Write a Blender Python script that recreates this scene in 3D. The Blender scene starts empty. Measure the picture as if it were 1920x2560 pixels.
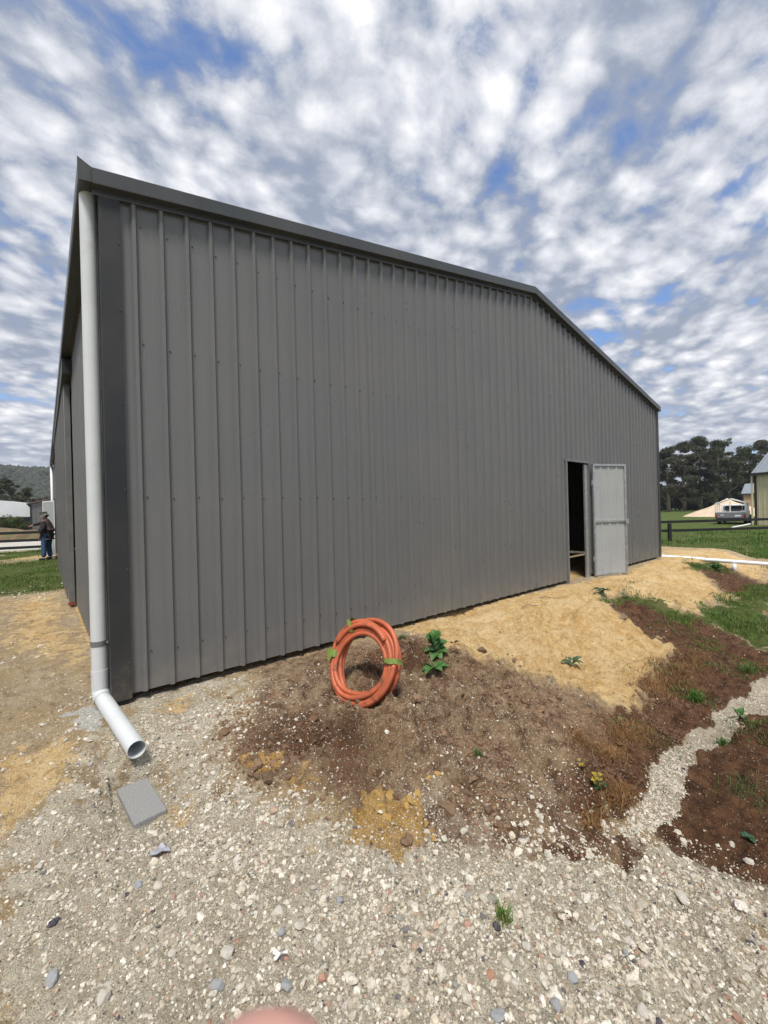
import bpy, math, random
import numpy as np
from mathutils import Vector, Matrix
random.seed(7); rng = np.random.default_rng(7)
S = bpy.context.scene
COL = S.collection
PI = math.pi

# ------------------------------------------------------------------ camera, sky, sun, exposure
CAM = np.array([-0.345, -3.647, 1.337])
YAW, PITCH, ROLL, FPX = 0.69187, -0.00129, -0.02551, 1025.5
def cam_axes():
    F = np.array([math.sin(YAW)*math.cos(PITCH), math.cos(YAW)*math.cos(PITCH), math.sin(PITCH)])
    R = np.array([math.cos(YAW), -math.sin(YAW), 0.0]); U = np.cross(R, F)
    c, s = math.cos(ROLL), math.sin(ROLL)
    return R*c+U*s, U*c-R*s, F
AR, AU, AF = cam_axes()
cd = bpy.data.cameras.new('camera'); cam = bpy.data.objects.new('camera', cd); COL.objects.link(cam)
cd.sensor_fit = 'VERTICAL'; cd.sensor_height = 36.0; cd.sensor_width = 27.0
cd.lens = 36.0*FPX/2560.0
cd.clip_start = 0.005; cd.clip_end = 6000
cam.matrix_world = Matrix(((AR[0], AU[0], -AF[0], CAM[0]), (AR[1], AU[1], -AF[1], CAM[1]), (AR[2], AU[2], -AF[2], CAM[2]), (0, 0, 0, 1)))
cd.dof.use_dof = True; cd.dof.focus_distance = 4.0; cd.dof.aperture_fstop = 12
S.camera = cam
S.view_settings.view_transform = 'Standard'; S.view_settings.look = 'None'
S.view_settings.exposure = 0.58; S.view_settings.gamma = 1.0; S.view_settings.use_curve_mapping = False
S.render.resolution_x = 768; S.render.resolution_y = 1024
SKX, SKY_ = 7.4, -2.2

SUN_AZ = math.radians(222)      # compass-like: from +Y clockwise
SUN_EL = math.radians(63)
sunv = Vector((math.sin(SUN_AZ)*math.cos(SUN_EL), math.cos(SUN_AZ)*math.cos(SUN_EL), math.sin(SUN_EL)))

class NT:
    """small helper to write node trees"""
    def __init__(s, tree): s.t = tree; s.n = tree.nodes; s.l = tree.links
    def add(s, typ, ins=None, **kw):
        n = s.n.new(typ)
        for k, v in kw.items(): setattr(n, k, v)
        if ins:
            for k, v in ins.items():
                sk = n.inputs[k]
                if isinstance(v, bpy.types.NodeSocket): s.l.new(v, sk)
                elif isinstance(v, bpy.types.Node): s.l.new(v.outputs[0], sk)
                else: sk.default_value = v
        return n
    def math(s, op, a, b=0.0, c=None, clamp=False):
        i = {0: a, 1: b}
        if c is not None: i[2] = c
        n = s.add('ShaderNodeMath', i, operation=op); n.use_clamp = clamp
        return n.outputs[0]
    def ramp(s, fac, lo, hi, a=0.0, b=1.0, smooth=True):
        n = s.add('ShaderNodeMapRange', {0: fac, 1: lo, 2: hi, 3: a, 4: b})
        n.interpolation_type = 'SMOOTHSTEP' if smooth else 'LINEAR'
        return n.outputs[0]
    def mix(s, fac, a, b, blend='MIX'):
        n = s.add('ShaderNodeMix', None, data_type='RGBA', blend_type=blend)
        for idx, v in ((0, fac), (6, a), (7, b)):
            sk = n.inputs[idx]
            if isinstance(v, bpy.types.NodeSocket): s.l.new(v, sk)
            elif idx == 0: sk.default_value = v
            else: sk.default_value = tuple(v) + ((1,) if len(v) == 3 else ())
        return n.outputs[2]
    def noise(s, vec, scale, detail=4, rough=0.55, dist=0.0, out=0):
        i = {'Scale': scale, 'Detail': detail, 'Roughness': rough, 'Distortion': dist}
        if vec is not None: i['Vector'] = vec
        return s.add('ShaderNodeTexNoise', i).outputs[out]

w = bpy.data.worlds.new('World'); S.world = w; w.use_nodes = True
w.cycles.sampling_method = 'MANUAL'; w.cycles.sample_map_resolution = 512
W = NT(w.node_tree); W.n.clear()
tc = W.add('ShaderNodeTexCoord')
sep = W.add('ShaderNodeSeparateXYZ', {0: tc.outputs['Generated']})
sky = W.add('ShaderNodeTexSky', sky_type='NISHITA', sun_disc=False, sun_elevation=SUN_EL, sun_rotation=SUN_AZ, altitude=50, air_density=1.0, dust_density=0.6, ozone_density=1.6)
skyc = W.mix(1.0, sky.outputs[0], (0.105, 0.105, 0.105), 'MULTIPLY')
# cloud deck: a plane of altocumulus overhead (slightly curved so it closes at the horizon)
zz = W.math('MAXIMUM', sep.outputs[2], 0.0)
den = W.math('ADD', zz, 0.22)
px = W.math('DIVIDE', sep.outputs[0], den); py = W.math('DIVIDE', sep.outputs[1], den)
pl = W.add('ShaderNodeCombineXYZ', {0: px, 1: py, 2: 0.0})
rotm = W.add('ShaderNodeMapping', {'Vector': pl.outputs[0], 'Rotation': (0, 0, math.radians(28)), 'Scale': (1.0, 1.18, 1.0), 'Location': (SKX, SKY_, 0)})
P = rotm.outputs[0]
warp = W.noise(P, 2.2, 3, 0.5, out=1)
Pw = W.add('ShaderNodeMix', None, data_type='VECTOR'); Pw.inputs[0].default_value = 0.13
W.l.new(P, Pw.inputs[4]); W.l.new(warp, Pw.inputs[5]); Pw = Pw.outputs[1]
def puffs(vec, sc):
    v = W.add('ShaderNodeTexVoronoi', {'Vector': vec, 'Scale': sc}, feature='SMOOTH_F1'); v.inputs['Smoothness'].default_value = 0.55
    return W.math('SUBTRACT', 0.62, v.outputs[0])
pA = puffs(Pw, 11.5); pB = puffs(Pw, 26.0)
fb = W.math('SUBTRACT', W.noise(Pw, 9.0, 9, 0.66, 0.0), 0.5)
big = W.math('SUBTRACT', W.noise(P, 1.7, 4, 0.5), 0.5)
def lin(*t):
    r = None
    for v_, k_ in t:
        q = W.math('MULTIPLY', v_, k_); r = q if r is None else W.math('ADD', r, q)
    return r
horiz = W.ramp(sep.outputs[2], 0.0, 0.30, 0.10, 0.0)
dens = W.math('ADD', lin((pA, 0.55), (pB, 0.28), (fb, 1.25), (big, 1.35)), horiz)
cover = W.ramp(dens, -0.44, 0.02)
# lit rims and grey undersides: density sampled a little towards the sun gives the shade
off = W.add('ShaderNodeVectorMath', {0: Pw, 1: (0.03, -0.03, 0)}, operation='ADD').outputs[0]
pA2 = puffs(off, 11.5); fb2 = W.math('SUBTRACT', W.noise(off, 9.0, 4, 0.55, 0.1), 0.5)
rel = lin((pA, 0.55), (fb, 1.25), (pA2, -0.55), (fb2, -1.25))
rip = W.math('SUBTRACT', W.noise(Pw, 24.0, 7, 0.68, 0.0), 0.5)
sig = lin((pA, 0.80), (pB, 0.36), (fb, 1.15), (rip, 0.30))
big2 = W.noise(P, 1.6, 3, 0.5)
lev = lin((big2, -1.15)); lev = W.math('ADD', lev, 0.62)
raw = W.math('ADD', lin((sig, 1.05)), W.math('MULTIPLY', lev, 1.0))
bright = W.ramp(raw, -0.06, 0.86, 0.0, 1.0, smooth=False)
bright = W.math('POWER', bright, 1.15)
ccol = W.mix(bright, (0.225, 0.26, 0.335), (0.86, 0.85, 0.85))
hz = W.ramp(sep.outputs[2], 0.0, 0.20, 0.55, 0.0)
ccol = W.mix(hz, ccol, (0.43, 0.465, 0.53))
skyb = W.mix(1.0, skyc, (0.86, 1.04, 1.28), 'MULTIPLY')
fin = W.mix(cover, skyb, ccol)
gnd = W.ramp(sep.outputs[2], -0.03, 0.0, 1.0, 0.0)
fin = W.mix(gnd, fin, (0.28, 0.25, 0.20))
bg = W.add('ShaderNodeBackground', {0: fin, 1: 1.0})
W.l.new(bg.outputs[0], W.add('ShaderNodeOutputWorld').inputs[0])

sd = bpy.data.lights.new('sun', 'SUN'); sun = bpy.data.objects.new('sun', sd); COL.objects.link(sun)
sd.energy = 2.8; sd.angle = math.radians(14); sd.color = (1.0, 0.94, 0.85)
sun.rotation_euler = sunv.to_track_quat('Z', 'Y').to_euler(); sun.location = (0, -10, 20)

# ------------------------------------------------------------------ helpers
def tag(o, label=None, cat=None, group=None, kind=None):
    if label: o['label'] = label
    if cat: o['category'] = cat
    if group: o['group'] = group
    if kind: o['kind'] = kind
    return o
def empty(name, loc=(0, 0, 0), rz=0.0):
    o = bpy.data.objects.new(name, None); COL.objects.link(o)
    o.location = loc; o.rotation_euler = (0, 0, rz); o.empty_display_size = 0.1
    return o
class MB:
    """collects polygons; build() links them as one mesh object"""
    def __init__(s): s.v = []; s.f = []
    def add(s, vs, fs):
        b = len(s.v); s.v += [tuple(v) for v in vs]; s.f += [tuple(i+b for i in f) for f in fs]; return s
    def box(s, a, b, M=None):
        x0, y0, z0 = a; x1, y1, z1 = b
        vs = [(x0, y0, z0), (x1, y0, z0), (x1, y1, z0), (x0, y1, z0), (x0, y0, z1), (x1, y0, z1), (x1, y1, z1), (x0, y1, z1)]
        if M is not None: vs = [tuple(M @ Vector(v)) for v in vs]
        return s.add(vs, [(0, 3, 2, 1), (4, 5, 6, 7), (0, 1, 5, 4), (1, 2, 6, 5), (2, 3, 7, 6), (3, 0, 4, 7)])
    def prism(s, pts, a, b, axis='x'):
        """polygon pts (2D) extruded from a to b along axis"""
        def mk(u, v, t): return {'x': (t, u, v), 'y': (u, t, v), 'z': (u, v, t)}[axis]
        n = len(pts); vs = [mk(u, v, a) for u, v in pts] + [mk(u, v, b) for u, v in pts]
        fs = [tuple(range(n)), tuple(range(2*n-1, n-1, -1))] + [(i, (i+1) % n, n+(i+1) % n, n+i) for i in range(n)]
        return s.add(vs, fs)
    def tube(s, path, r, n=12, caps=True, closed=False):
        P = [Vector(p) for p in path]; m = len(P)
        rs = r if isinstance(r, (list, tuple)) else [r]*m
        prev = None; vs = []
        for i in range(m):
            if closed: t = (P[(i+1) % m]-P[i-1])
            else: t = P[min(i+1, m-1)]-P[max(i-1, 0)]
            t.normalize()
            if prev is None:
                a = Vector((0, 0, 1)) if abs(t.z) < 0.9 else Vector((1, 0, 0)); u = t.cross(a).normalized()
            else:
                u = (prev - t*prev.dot(t)).normalized()
            prev = u; v = t.cross(u)
            for k in range(n):
                th = 2*PI*k/n; vs.append(P[i]+(u*math.cos(th)+v*math.sin(th))*rs[i])
        fs = []
        for i in range(m if closed else m-1):
            j = (i+1) % m
            for k in range(n): fs.append((i*n+k, i*n+(k+1) % n, j*n+(k+1) % n, j*n+k))
        if caps and not closed: fs += [tuple(range(n-1, -1, -1)), tuple(range((m-1)*n, m*n))]
        return s.add(vs, fs)
    def lathe(s, org, ax, prof, n=40):
        """closed ring profile (t along axis, radius) swept round the axis"""
        ax = Vector(ax).normalized(); a = Vector((0, 0, 1)) if abs(ax.z) < 0.9 else Vector((1, 0, 0)); u = ax.cross(a).normalized(); v = ax.cross(u)
        m = len(prof); vs = [Vector(org)+ax*t+(u*math.cos(2*PI*k/n)+v*math.sin(2*PI*k/n))*r for t, r in prof for k in range(n)]
        return s.add(vs, [(i*n+k, i*n+(k+1) % n, ((i+1) % m)*n+(k+1) % n, ((i+1) % m)*n+k) for i in range(m) for k in range(n)])
    def build(s, name, mat, parent=None, smooth=False, kind=None):
        me = bpy.data.meshes.new(name); me.from_pydata(s.v, [], s.f); me.update()
        return link(name, me, mat, parent, smooth, kind)
def link(name, me, mat, parent=None, smooth=False, kind=None, fixn=True):
    if fixn:
        import bmesh
        bm = bmesh.new(); bm.from_mesh(me); bmesh.ops.recalc_face_normals(bm, faces=bm.faces); bm.to_mesh(me); bm.free()
    if smooth: me.polygons.foreach_set('use_smooth', [True]*len(me.polygons))
    o = bpy.data.objects.new(name, me); COL.objects.link(o)
    if mat: me.materials.append(mat)
    if parent: o.parent = parent
    if kind: o['kind'] = kind
    return o
def copy_tree(o, parent=None):
    c = o.copy(); COL.objects.link(c); c.parent = parent
    for ch in list(o.children): copy_tree(ch, c)
    return c
def smooth_auto(o, ang=35):
    me = o.data; me.polygons.foreach_set('use_smooth', [True]*len(me.polygons)); me.set_sharp_from_angle(angle=math.radians(ang)); return o
def bevel(o, w=0.004, seg=2):
    m = o.modifiers.new('bevel', 'BEVEL'); m.width = w; m.segments = seg; m.limit_method = 'ANGLE'; return o

# ------------------------------------------------------------------ materials
def newmat(name):
    m = bpy.data.materials.new(name); m.use_nodes = True; T = NT(m.node_tree); T.n.clear()
    T.out = T.add('ShaderNodeOutputMaterial'); return m, T
def simple(name, col, rough=0.6, metal=0.0, spec=0.5, var=0.12, vscale=6.0, bump=0.0, bscale=60.0, dirt=None, coat=0.0):
    """painted / plain surface: base colour with soft grain, optional fine relief and dirt blotches"""
    m, T = newmat(name)
    oc = T.add('ShaderNodeTexCoord').outputs['Object']
    n = T.noise(oc, vscale, 5, 0.6)
    c = T.mix(T.ramp(n, 0.3, 0.7), [x*(1-var) for x in col], [min(1, x*(1+var)) for x in col])
    if dirt:
        dn = T.noise(oc, dirt[1], 6, 0.65, 0.4)
        c = T.mix(T.ramp(dn, dirt[2], dirt[2]+0.14, 0.0, dirt[3]), c, dirt[0])
    rn = T.ramp(T.noise(oc, vscale*2.3, 4), 0.3, 0.7, max(0.02, rough-0.06), rough+0.06)
    b = T.add('ShaderNodeBsdfPrincipled', {'Base Color': c, 'Roughness': rn, 'Metallic': metal, 'Specular IOR Level': spec, 'Coat Weight': coat})
    if bump:
        bn = T.add('ShaderNodeBump', {'Height': T.noise(oc, bscale, 5, 0.6), 'Strength': bump, 'Distance': 0.01}); T.l.new(bn.outputs[0], b.inputs['Normal'])
    T.l.new(b.outputs[0], T.out.inputs[0]); return m
def steel_paint(name, col, rough=0.38, streak=0.06):
    """prepainted steel sheet: faint vertical streaks, dust film and slight waviness"""
    m, T = newmat(name)
    oc = T.add('ShaderNodeTexCoord').outputs['Object']
    mp = T.add('ShaderNodeMapping', {'Vector': oc, 'Scale': (7, 7, 0.5)}).outputs[0]
    s1 = T.noise(mp, 2.2, 5, 0.6)
    s2 = T.noise(oc, 0.9, 4, 0.6)
    c = T.mix(T.ramp(s1, 0.3, 0.7), [x*(1-streak) for x in col], [x*(1+streak) for x in col])
    c = T.mix(T.ramp(s2, 0.35, 0.75, 0.0, 0.10), c, (0.30, 0.27, 0.22))
    geo = T.add('ShaderNodeNewGeometry'); z = T.add('ShaderNodeSeparateXYZ', {0: geo.outputs['Position']}).outputs[2]
    splash = T.math('MULTIPLY', T.ramp(z, 0.0, 0.45, 0.22, 0.0), T.ramp(T.noise(oc, 5.0, 6, 0.65), 0.35, 0.7))
    c = T.mix(splash, c, (0.36, 0.30, 0.22))
    r = T.ramp(T.noise(oc, 3.0, 4), 0.3, 0.7, rough-0.05, rough+0.08)
    b = T.add('ShaderNodeBsdfPrincipled', {'Base Color': c, 'Roughness': r, 'Specular IOR Level': 0.45})
    wv = T.noise(T.add('ShaderNodeMapping', {'Vector': oc, 'Scale': (1, 1, 0.35)}).outputs[0], 5.0, 2, 0.4)
    bn = T.add('ShaderNodeBump', {'Height': wv, 'Strength': 0.16, 'Distance': 0.02}); T.l.new(bn.outputs[0], b.inputs['Normal'])
    T.l.new(b.outputs[0], T.out.inputs[0]); return m
M = {}
M['wall'] = steel_paint('shed_wall_paint', (0.143, 0.146, 0.148), 0.32, 0.03)
M['dark'] = steel_paint('dark_trim_paint', (0.017, 0.019, 0.022), 0.48, 0.04)
M['cap'] = steel_paint('barge_paint', (0.052, 0.058, 0.062), 0.32, 0.04)
M['galv'] = simple('galvanised_steel', (0.50, 0.52, 0.53), 0.38, 0.75, var=0.18, vscale=14)
M['leafpan'] = simple('door_lining_paint', (0.35, 0.37, 0.37), 0.45, var=0.05, vscale=3)
M['pvc'] = simple('pvc_pipe', (0.60, 0.63, 0.64), 0.33, var=0.04, vscale=3, dirt=((0.42, 0.38, 0.30), 2.5, 0.58, 0.35))
M['pvcw'] = simple('white_pvc', (0.78, 0.78, 0.80), 0.35, var=0.03, dirt=((0.5, 0.42, 0.3), 3.0, 0.6, 0.3))
M['strap'] = simple('strap_paint', (0.16, 0.17, 0.17), 0.45)
M['rust'] = simple('rusty_steel', (0.22, 0.07, 0.035), 0.85, var=0.35, vscale=25, bump=0.4)
M['black'] = simple('black_rubber', (0.015, 0.015, 0.016), 0.7)
M['screw'] = simple('screw_head', (0.085, 0.085, 0.09), 0.4, 0.3)
M['timber'] = simple('tan_bar', (0.30, 0.24, 0.15), 0.7, var=0.2)  # tan tone of the thin bar in the gable doorway
M['fence'] = simple('fence_paint', (0.012, 0.012, 0.013), 0.6, var=0.3, bump=0.2)
M['concrete'] = simple('concrete_block', (0.30, 0.30, 0.295), 0.9, var=0.25, vscale=160, bump=0.8, bscale=220)
M['hose'] = simple('orange_conduit', (0.46, 0.115, 0.05), 0.5, var=0.16, vscale=8, dirt=((0.13, 0.06, 0.035), 9.0, 0.52, 0.8))
M['tape'] = simple('green_tape', (0.17, 0.24, 0.05), 0.45, var=0.2, vscale=40, dirt=((0.18, 0.12, 0.06), 25.0, 0.58, 0.6))
M['cream'] = simple('cream_cladding', (0.56, 0.50, 0.34), 0.5, var=0.05, vscale=2)
M['roofgrey'] = simple('grey_roof_sheet', (0.22, 0.25, 0.29), 0.45, var=0.06)
M['white'] = simple('white_paint', (0.74, 0.75, 0.76), 0.4, var=0.03)
M['carw'] = simple('white_car_paint', (0.72, 0.73, 0.75), 0.25, var=0.02, coat=0.5)
M['cargrey'] = simple('grey_tailgate_paint', (0.19, 0.20, 0.22), 0.4, var=0.05)
M['glass'] = simple('dark_glass', (0.02, 0.022, 0.025), 0.08, var=0.02)
M['red'] = simple('red_lamp_lens', (0.35, 0.03, 0.02), 0.2)
M['film'] = simple('white_film', (0.78, 0.80, 0.83), 0.5, var=0.05, vscale=1.0)
M['brick'] = simple('orange_house_wall', (0.50, 0.34, 0.20), 0.8)
M['bark'] = simple('gum_bark', (0.20, 0.16, 0.13), 0.9, var=0.35, vscale=3, bump=0.5, bscale=20)
M['skin'] = simple('skin', (0.42, 0.22, 0.17), 0.5, var=0.08, vscale=30)
M['thumb'] = simple('thumb_skin', (0.62, 0.35, 0.29), 0.5, var=0.06, vscale=60)
M['nail'] = simple('finger_nail', (0.62, 0.36, 0.30), 0.3)
M['jacket'] = simple('brown_jacket', (0.060, 0.040, 0.042), 0.85, var=0.2, bump=0.4)
M['sleeve'] = simple('black_sleeve', (0.014, 0.013, 0.017), 0.85, var=0.2, bump=0.4)
M['jeans'] = simple('blue_jeans', (0.035, 0.075, 0.17), 0.85, var=0.25, vscale=9, bump=0.4)
M['hair'] = simple('grey_hair', (0.13, 0.13, 0.12), 0.8, var=0.3, vscale=60)
M['shoe'] = simple('dark_shoe', (0.02, 0.018, 0.016), 0.6)
M['scrap'] = simple('torn_plastic', (0.34, 0.35, 0.40), 0.4, var=0.25, vscale=50)
M['inside'] = simple('shed_lining', (0.05, 0.05, 0.05), 0.9)

# ------------------------------------------------------------------ terrain height
def _hash(ix, iy, s):
    n = (ix.astype(np.int64)*374761393 + iy.astype(np.int64)*668265263 + s*1442695041) & 0x7fffffff
    n = ((n ^ (n >> 13))*1274126177) & 0x7fffffff
    return ((n ^ (n >> 16)) & 0xffff)/65535.0
def vnoise(x, y, s=0):
    x = np.asarray(x, float); y = np.asarray(y, float)
    ix = np.floor(x); iy = np.floor(y); fx = x-ix; fy = y-iy
    fx = fx*fx*fx*(fx*(fx*6-15)+10); fy = fy*fy*fy*(fy*(fy*6-15)+10)
    a = _hash(ix, iy, s); b = _hash(ix+1, iy, s); c = _hash(ix, iy+1, s); d = _hash(ix+1, iy+1, s)
    return (a*(1-fx)+b*fx)*(1-fy)+(c*(1-fx)+d*fx)*fy - 0.5
def fbm(x, y, s=0, oct=4, g=0.5):
    r = 0; a = 1.0
    c, sn = math.cos(0.6), math.sin(0.6)
    for i in range(oct):
        r = r + a*vnoise(x, y, s+i*17); x, y = (x*c-y*sn)*2.03+5.1, (x*sn+y*c)*2.03-3.7; a *= g
    return r
def sst(a, b, x): t = np.clip((x-a)/(b-a), 0, 1); return t*t*(3-2*t)
def gau(x, y, cx, cy, rx, ry, rot=0.0):
    c, s = math.cos(rot), math.sin(rot); u = ((x-cx)*c+(y-cy)*s)/rx; v = (-(x-cx)*s+(y-cy)*c)/ry
    return np.exp(-(u*u+v*v))
def height0(x, y):
    """broad shape of the site: pad at the shed, fill slope, drain, paddocks"""
    x = np.asarray(x, float); y = np.asarray(y, float); d = -y
    L = np.interp(d, [-30, -1, 0, .4, .8, 1.2, 1.7, 2.5, 4, 8, 30], [-.12, -.07, -.06, -.09, -.15, -.21, -.26, -.30, -.33, -.36, -.4])
    Rr = np.interp(d, [-1, 0, .35, .7, 1.1, 1.6, 2.1, 2.55, 2.95, 3.4, 5, 10, 30], [-.05, -.05, -.035, -.06, -.18, -.34, -.47, -.55, -.57, -.49, -.46, -.46, -.45])
    s = sst(0.7, 2.3, x + 0.25*vnoise(y*1.3, y*0+2.2, 3))
    h = L*(1-s)+Rr*s
    # right of the shed: sand pad ends, paddock lies lower
    ex = np.maximum(0, x-15.2); ey = np.maximum(0, -(y+0.5))*sst(11, 13.5, x)
    drop = sst(0.0, 2.4, np.hypot(ex, ey))
    h = h - drop*0.33*sst(11, 13, x)*(h > -0.5)
    h = np.where(x > 13, np.maximum(h, -0.40), h)
    fade = sst(7.0, 12.0, d)
    h = h*(1-fade*0.2)
    # crest of the soil heap, spill ridges
    h = h + 0.11*gau(x, y, 2.35, -0.85, 0.85, 0.34, -0.1) + 0.16*gau(x, y, 1.45, -1.40, 0.55, 0.42) + 0.06*gau(x, y, 2.5, -1.5, .5, .35) - 0.07*gau(x, y, .95, -2.30, .6, .22)
    h = h + 0.13*gau(x, y, 6.3, -1.40, 1.2, 0.30, -0.05) + 0.10*gau(x, y, 10.9, -2.15, 1.6, 0.35, 0.1)
    h = h - 0.06*gau(x, y, 4.6, -1.7, 0.9, 0.4)
    h = h - 0.075*gau(x, y, 1.40, -1.16, 0.26, 0.16, -.5)
    h = h - 0.10*gau(x, y, 4.0, -0.08, 0.22, 0.10) - 0.07*gau(x, y, 0.06, -1.0, 0.24, 0.33) + 0.035*gau(x, y, -0.27, -0.85, 0.14, 0.5) + 0.03*gau(x, y, 0.0, -0.60, 0.35, 0.10)
    return h
def height(x, y):
    x = np.asarray(x, float); y = np.asarray(y, float)
    h = height0(x, y)
    near = 1-sst(9, 16, np.hypot(x, y))
    rough = 0.25 + 0.75*sst(0.3, 1.6, x)*sst(0.15, 0.9, -y)
    h = h + near*(0.085*rough*fbm(x*1.9, y*1.9, 11, 3) + 0.052*rough*fbm(x*6.5, y*6.5, 23, 4, 0.6) + 0.018*fbm(x*17, y*17, 31, 3, 0.6))
    # clods on the heap
    hp = gau(x, y, 1.9, -1.35, 1.3, 0.75)
    h = h + hp*0.10*np.abs(fbm(x*5.0, y*5.0, 41, 4, 0.55))*2
    ck = np.abs(fbm(x*3.6, y*3.6, 83, 4, 0.6)); hq = gau(x, y, 1.9, -1.25, 1.5, 0.85)
    h = h - hq*0.080*np.exp(-(ck/0.045)**2)*sst(-.25, .25, fbm(x*2, y*2, 87, 2))
    # little runnels in the loose sand
    sd = gau(x, y, 4.2, -1.0, 1.6, 0.6)
    h = h + gau(x, y, 4.6, -1.1, 2.6, 0.8)*(0.095*fbm(x*3.6, y*3.6, 59, 3, .55) + 0.06*np.minimum(0, fbm(x*8, y*8, 67, 2)))
    h = h + gau(x, y, 9.0, -1.2, 2.2, 0.9)*0.10*fbm(x*1.8, y*2.6, 69, 4, .55)
    h = h - sd*0.045*np.maximum(0, fbm(x*3.2+y*2.0, y*1.6, 57, 3))*2
    h = h + 0.05*fbm(x*0.12, y*0.12, 71, 3)*sst(14, 40, np.hypot(x, y))
    # keep the strip right under the sheets below their lower edge
    under = (1-sst(0.05, 0.4, -y))*(y > -0.6)*(x > -0.3)*(x < 12.3)
    hole = gau(x, y, 4.0, -0.05, 0.22, 0.12)
    return np.where(y > -0.6, (h*(1-0.5*under) + under*(-0.030))*(1-hole)-.13*hole, h)
def gz(x, y): return float(height(np.array([x]), np.array([y]))[0])
def ground_hit(px_, py_):
    """where the sight line through a photograph point meets the ground (used to survey the plan)"""
    d = AR*(px_-960)/FPX + AU*(1280-py_)/FPX + AF
    t = np.concatenate([np.arange(0.8, 12, 0.01), np.arange(12, 60, 0.1), np.arange(60, 400, 2)])
    Pp = CAM[None]+t[:, None]*d[None]
    below = Pp[:, 2] < height0(Pp[:, 0], Pp[:, 1])
    i = int(np.argmax(below)) if below.any() else len(t)-1
    return float(Pp[i, 0]), float(Pp[i, 1])

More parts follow.
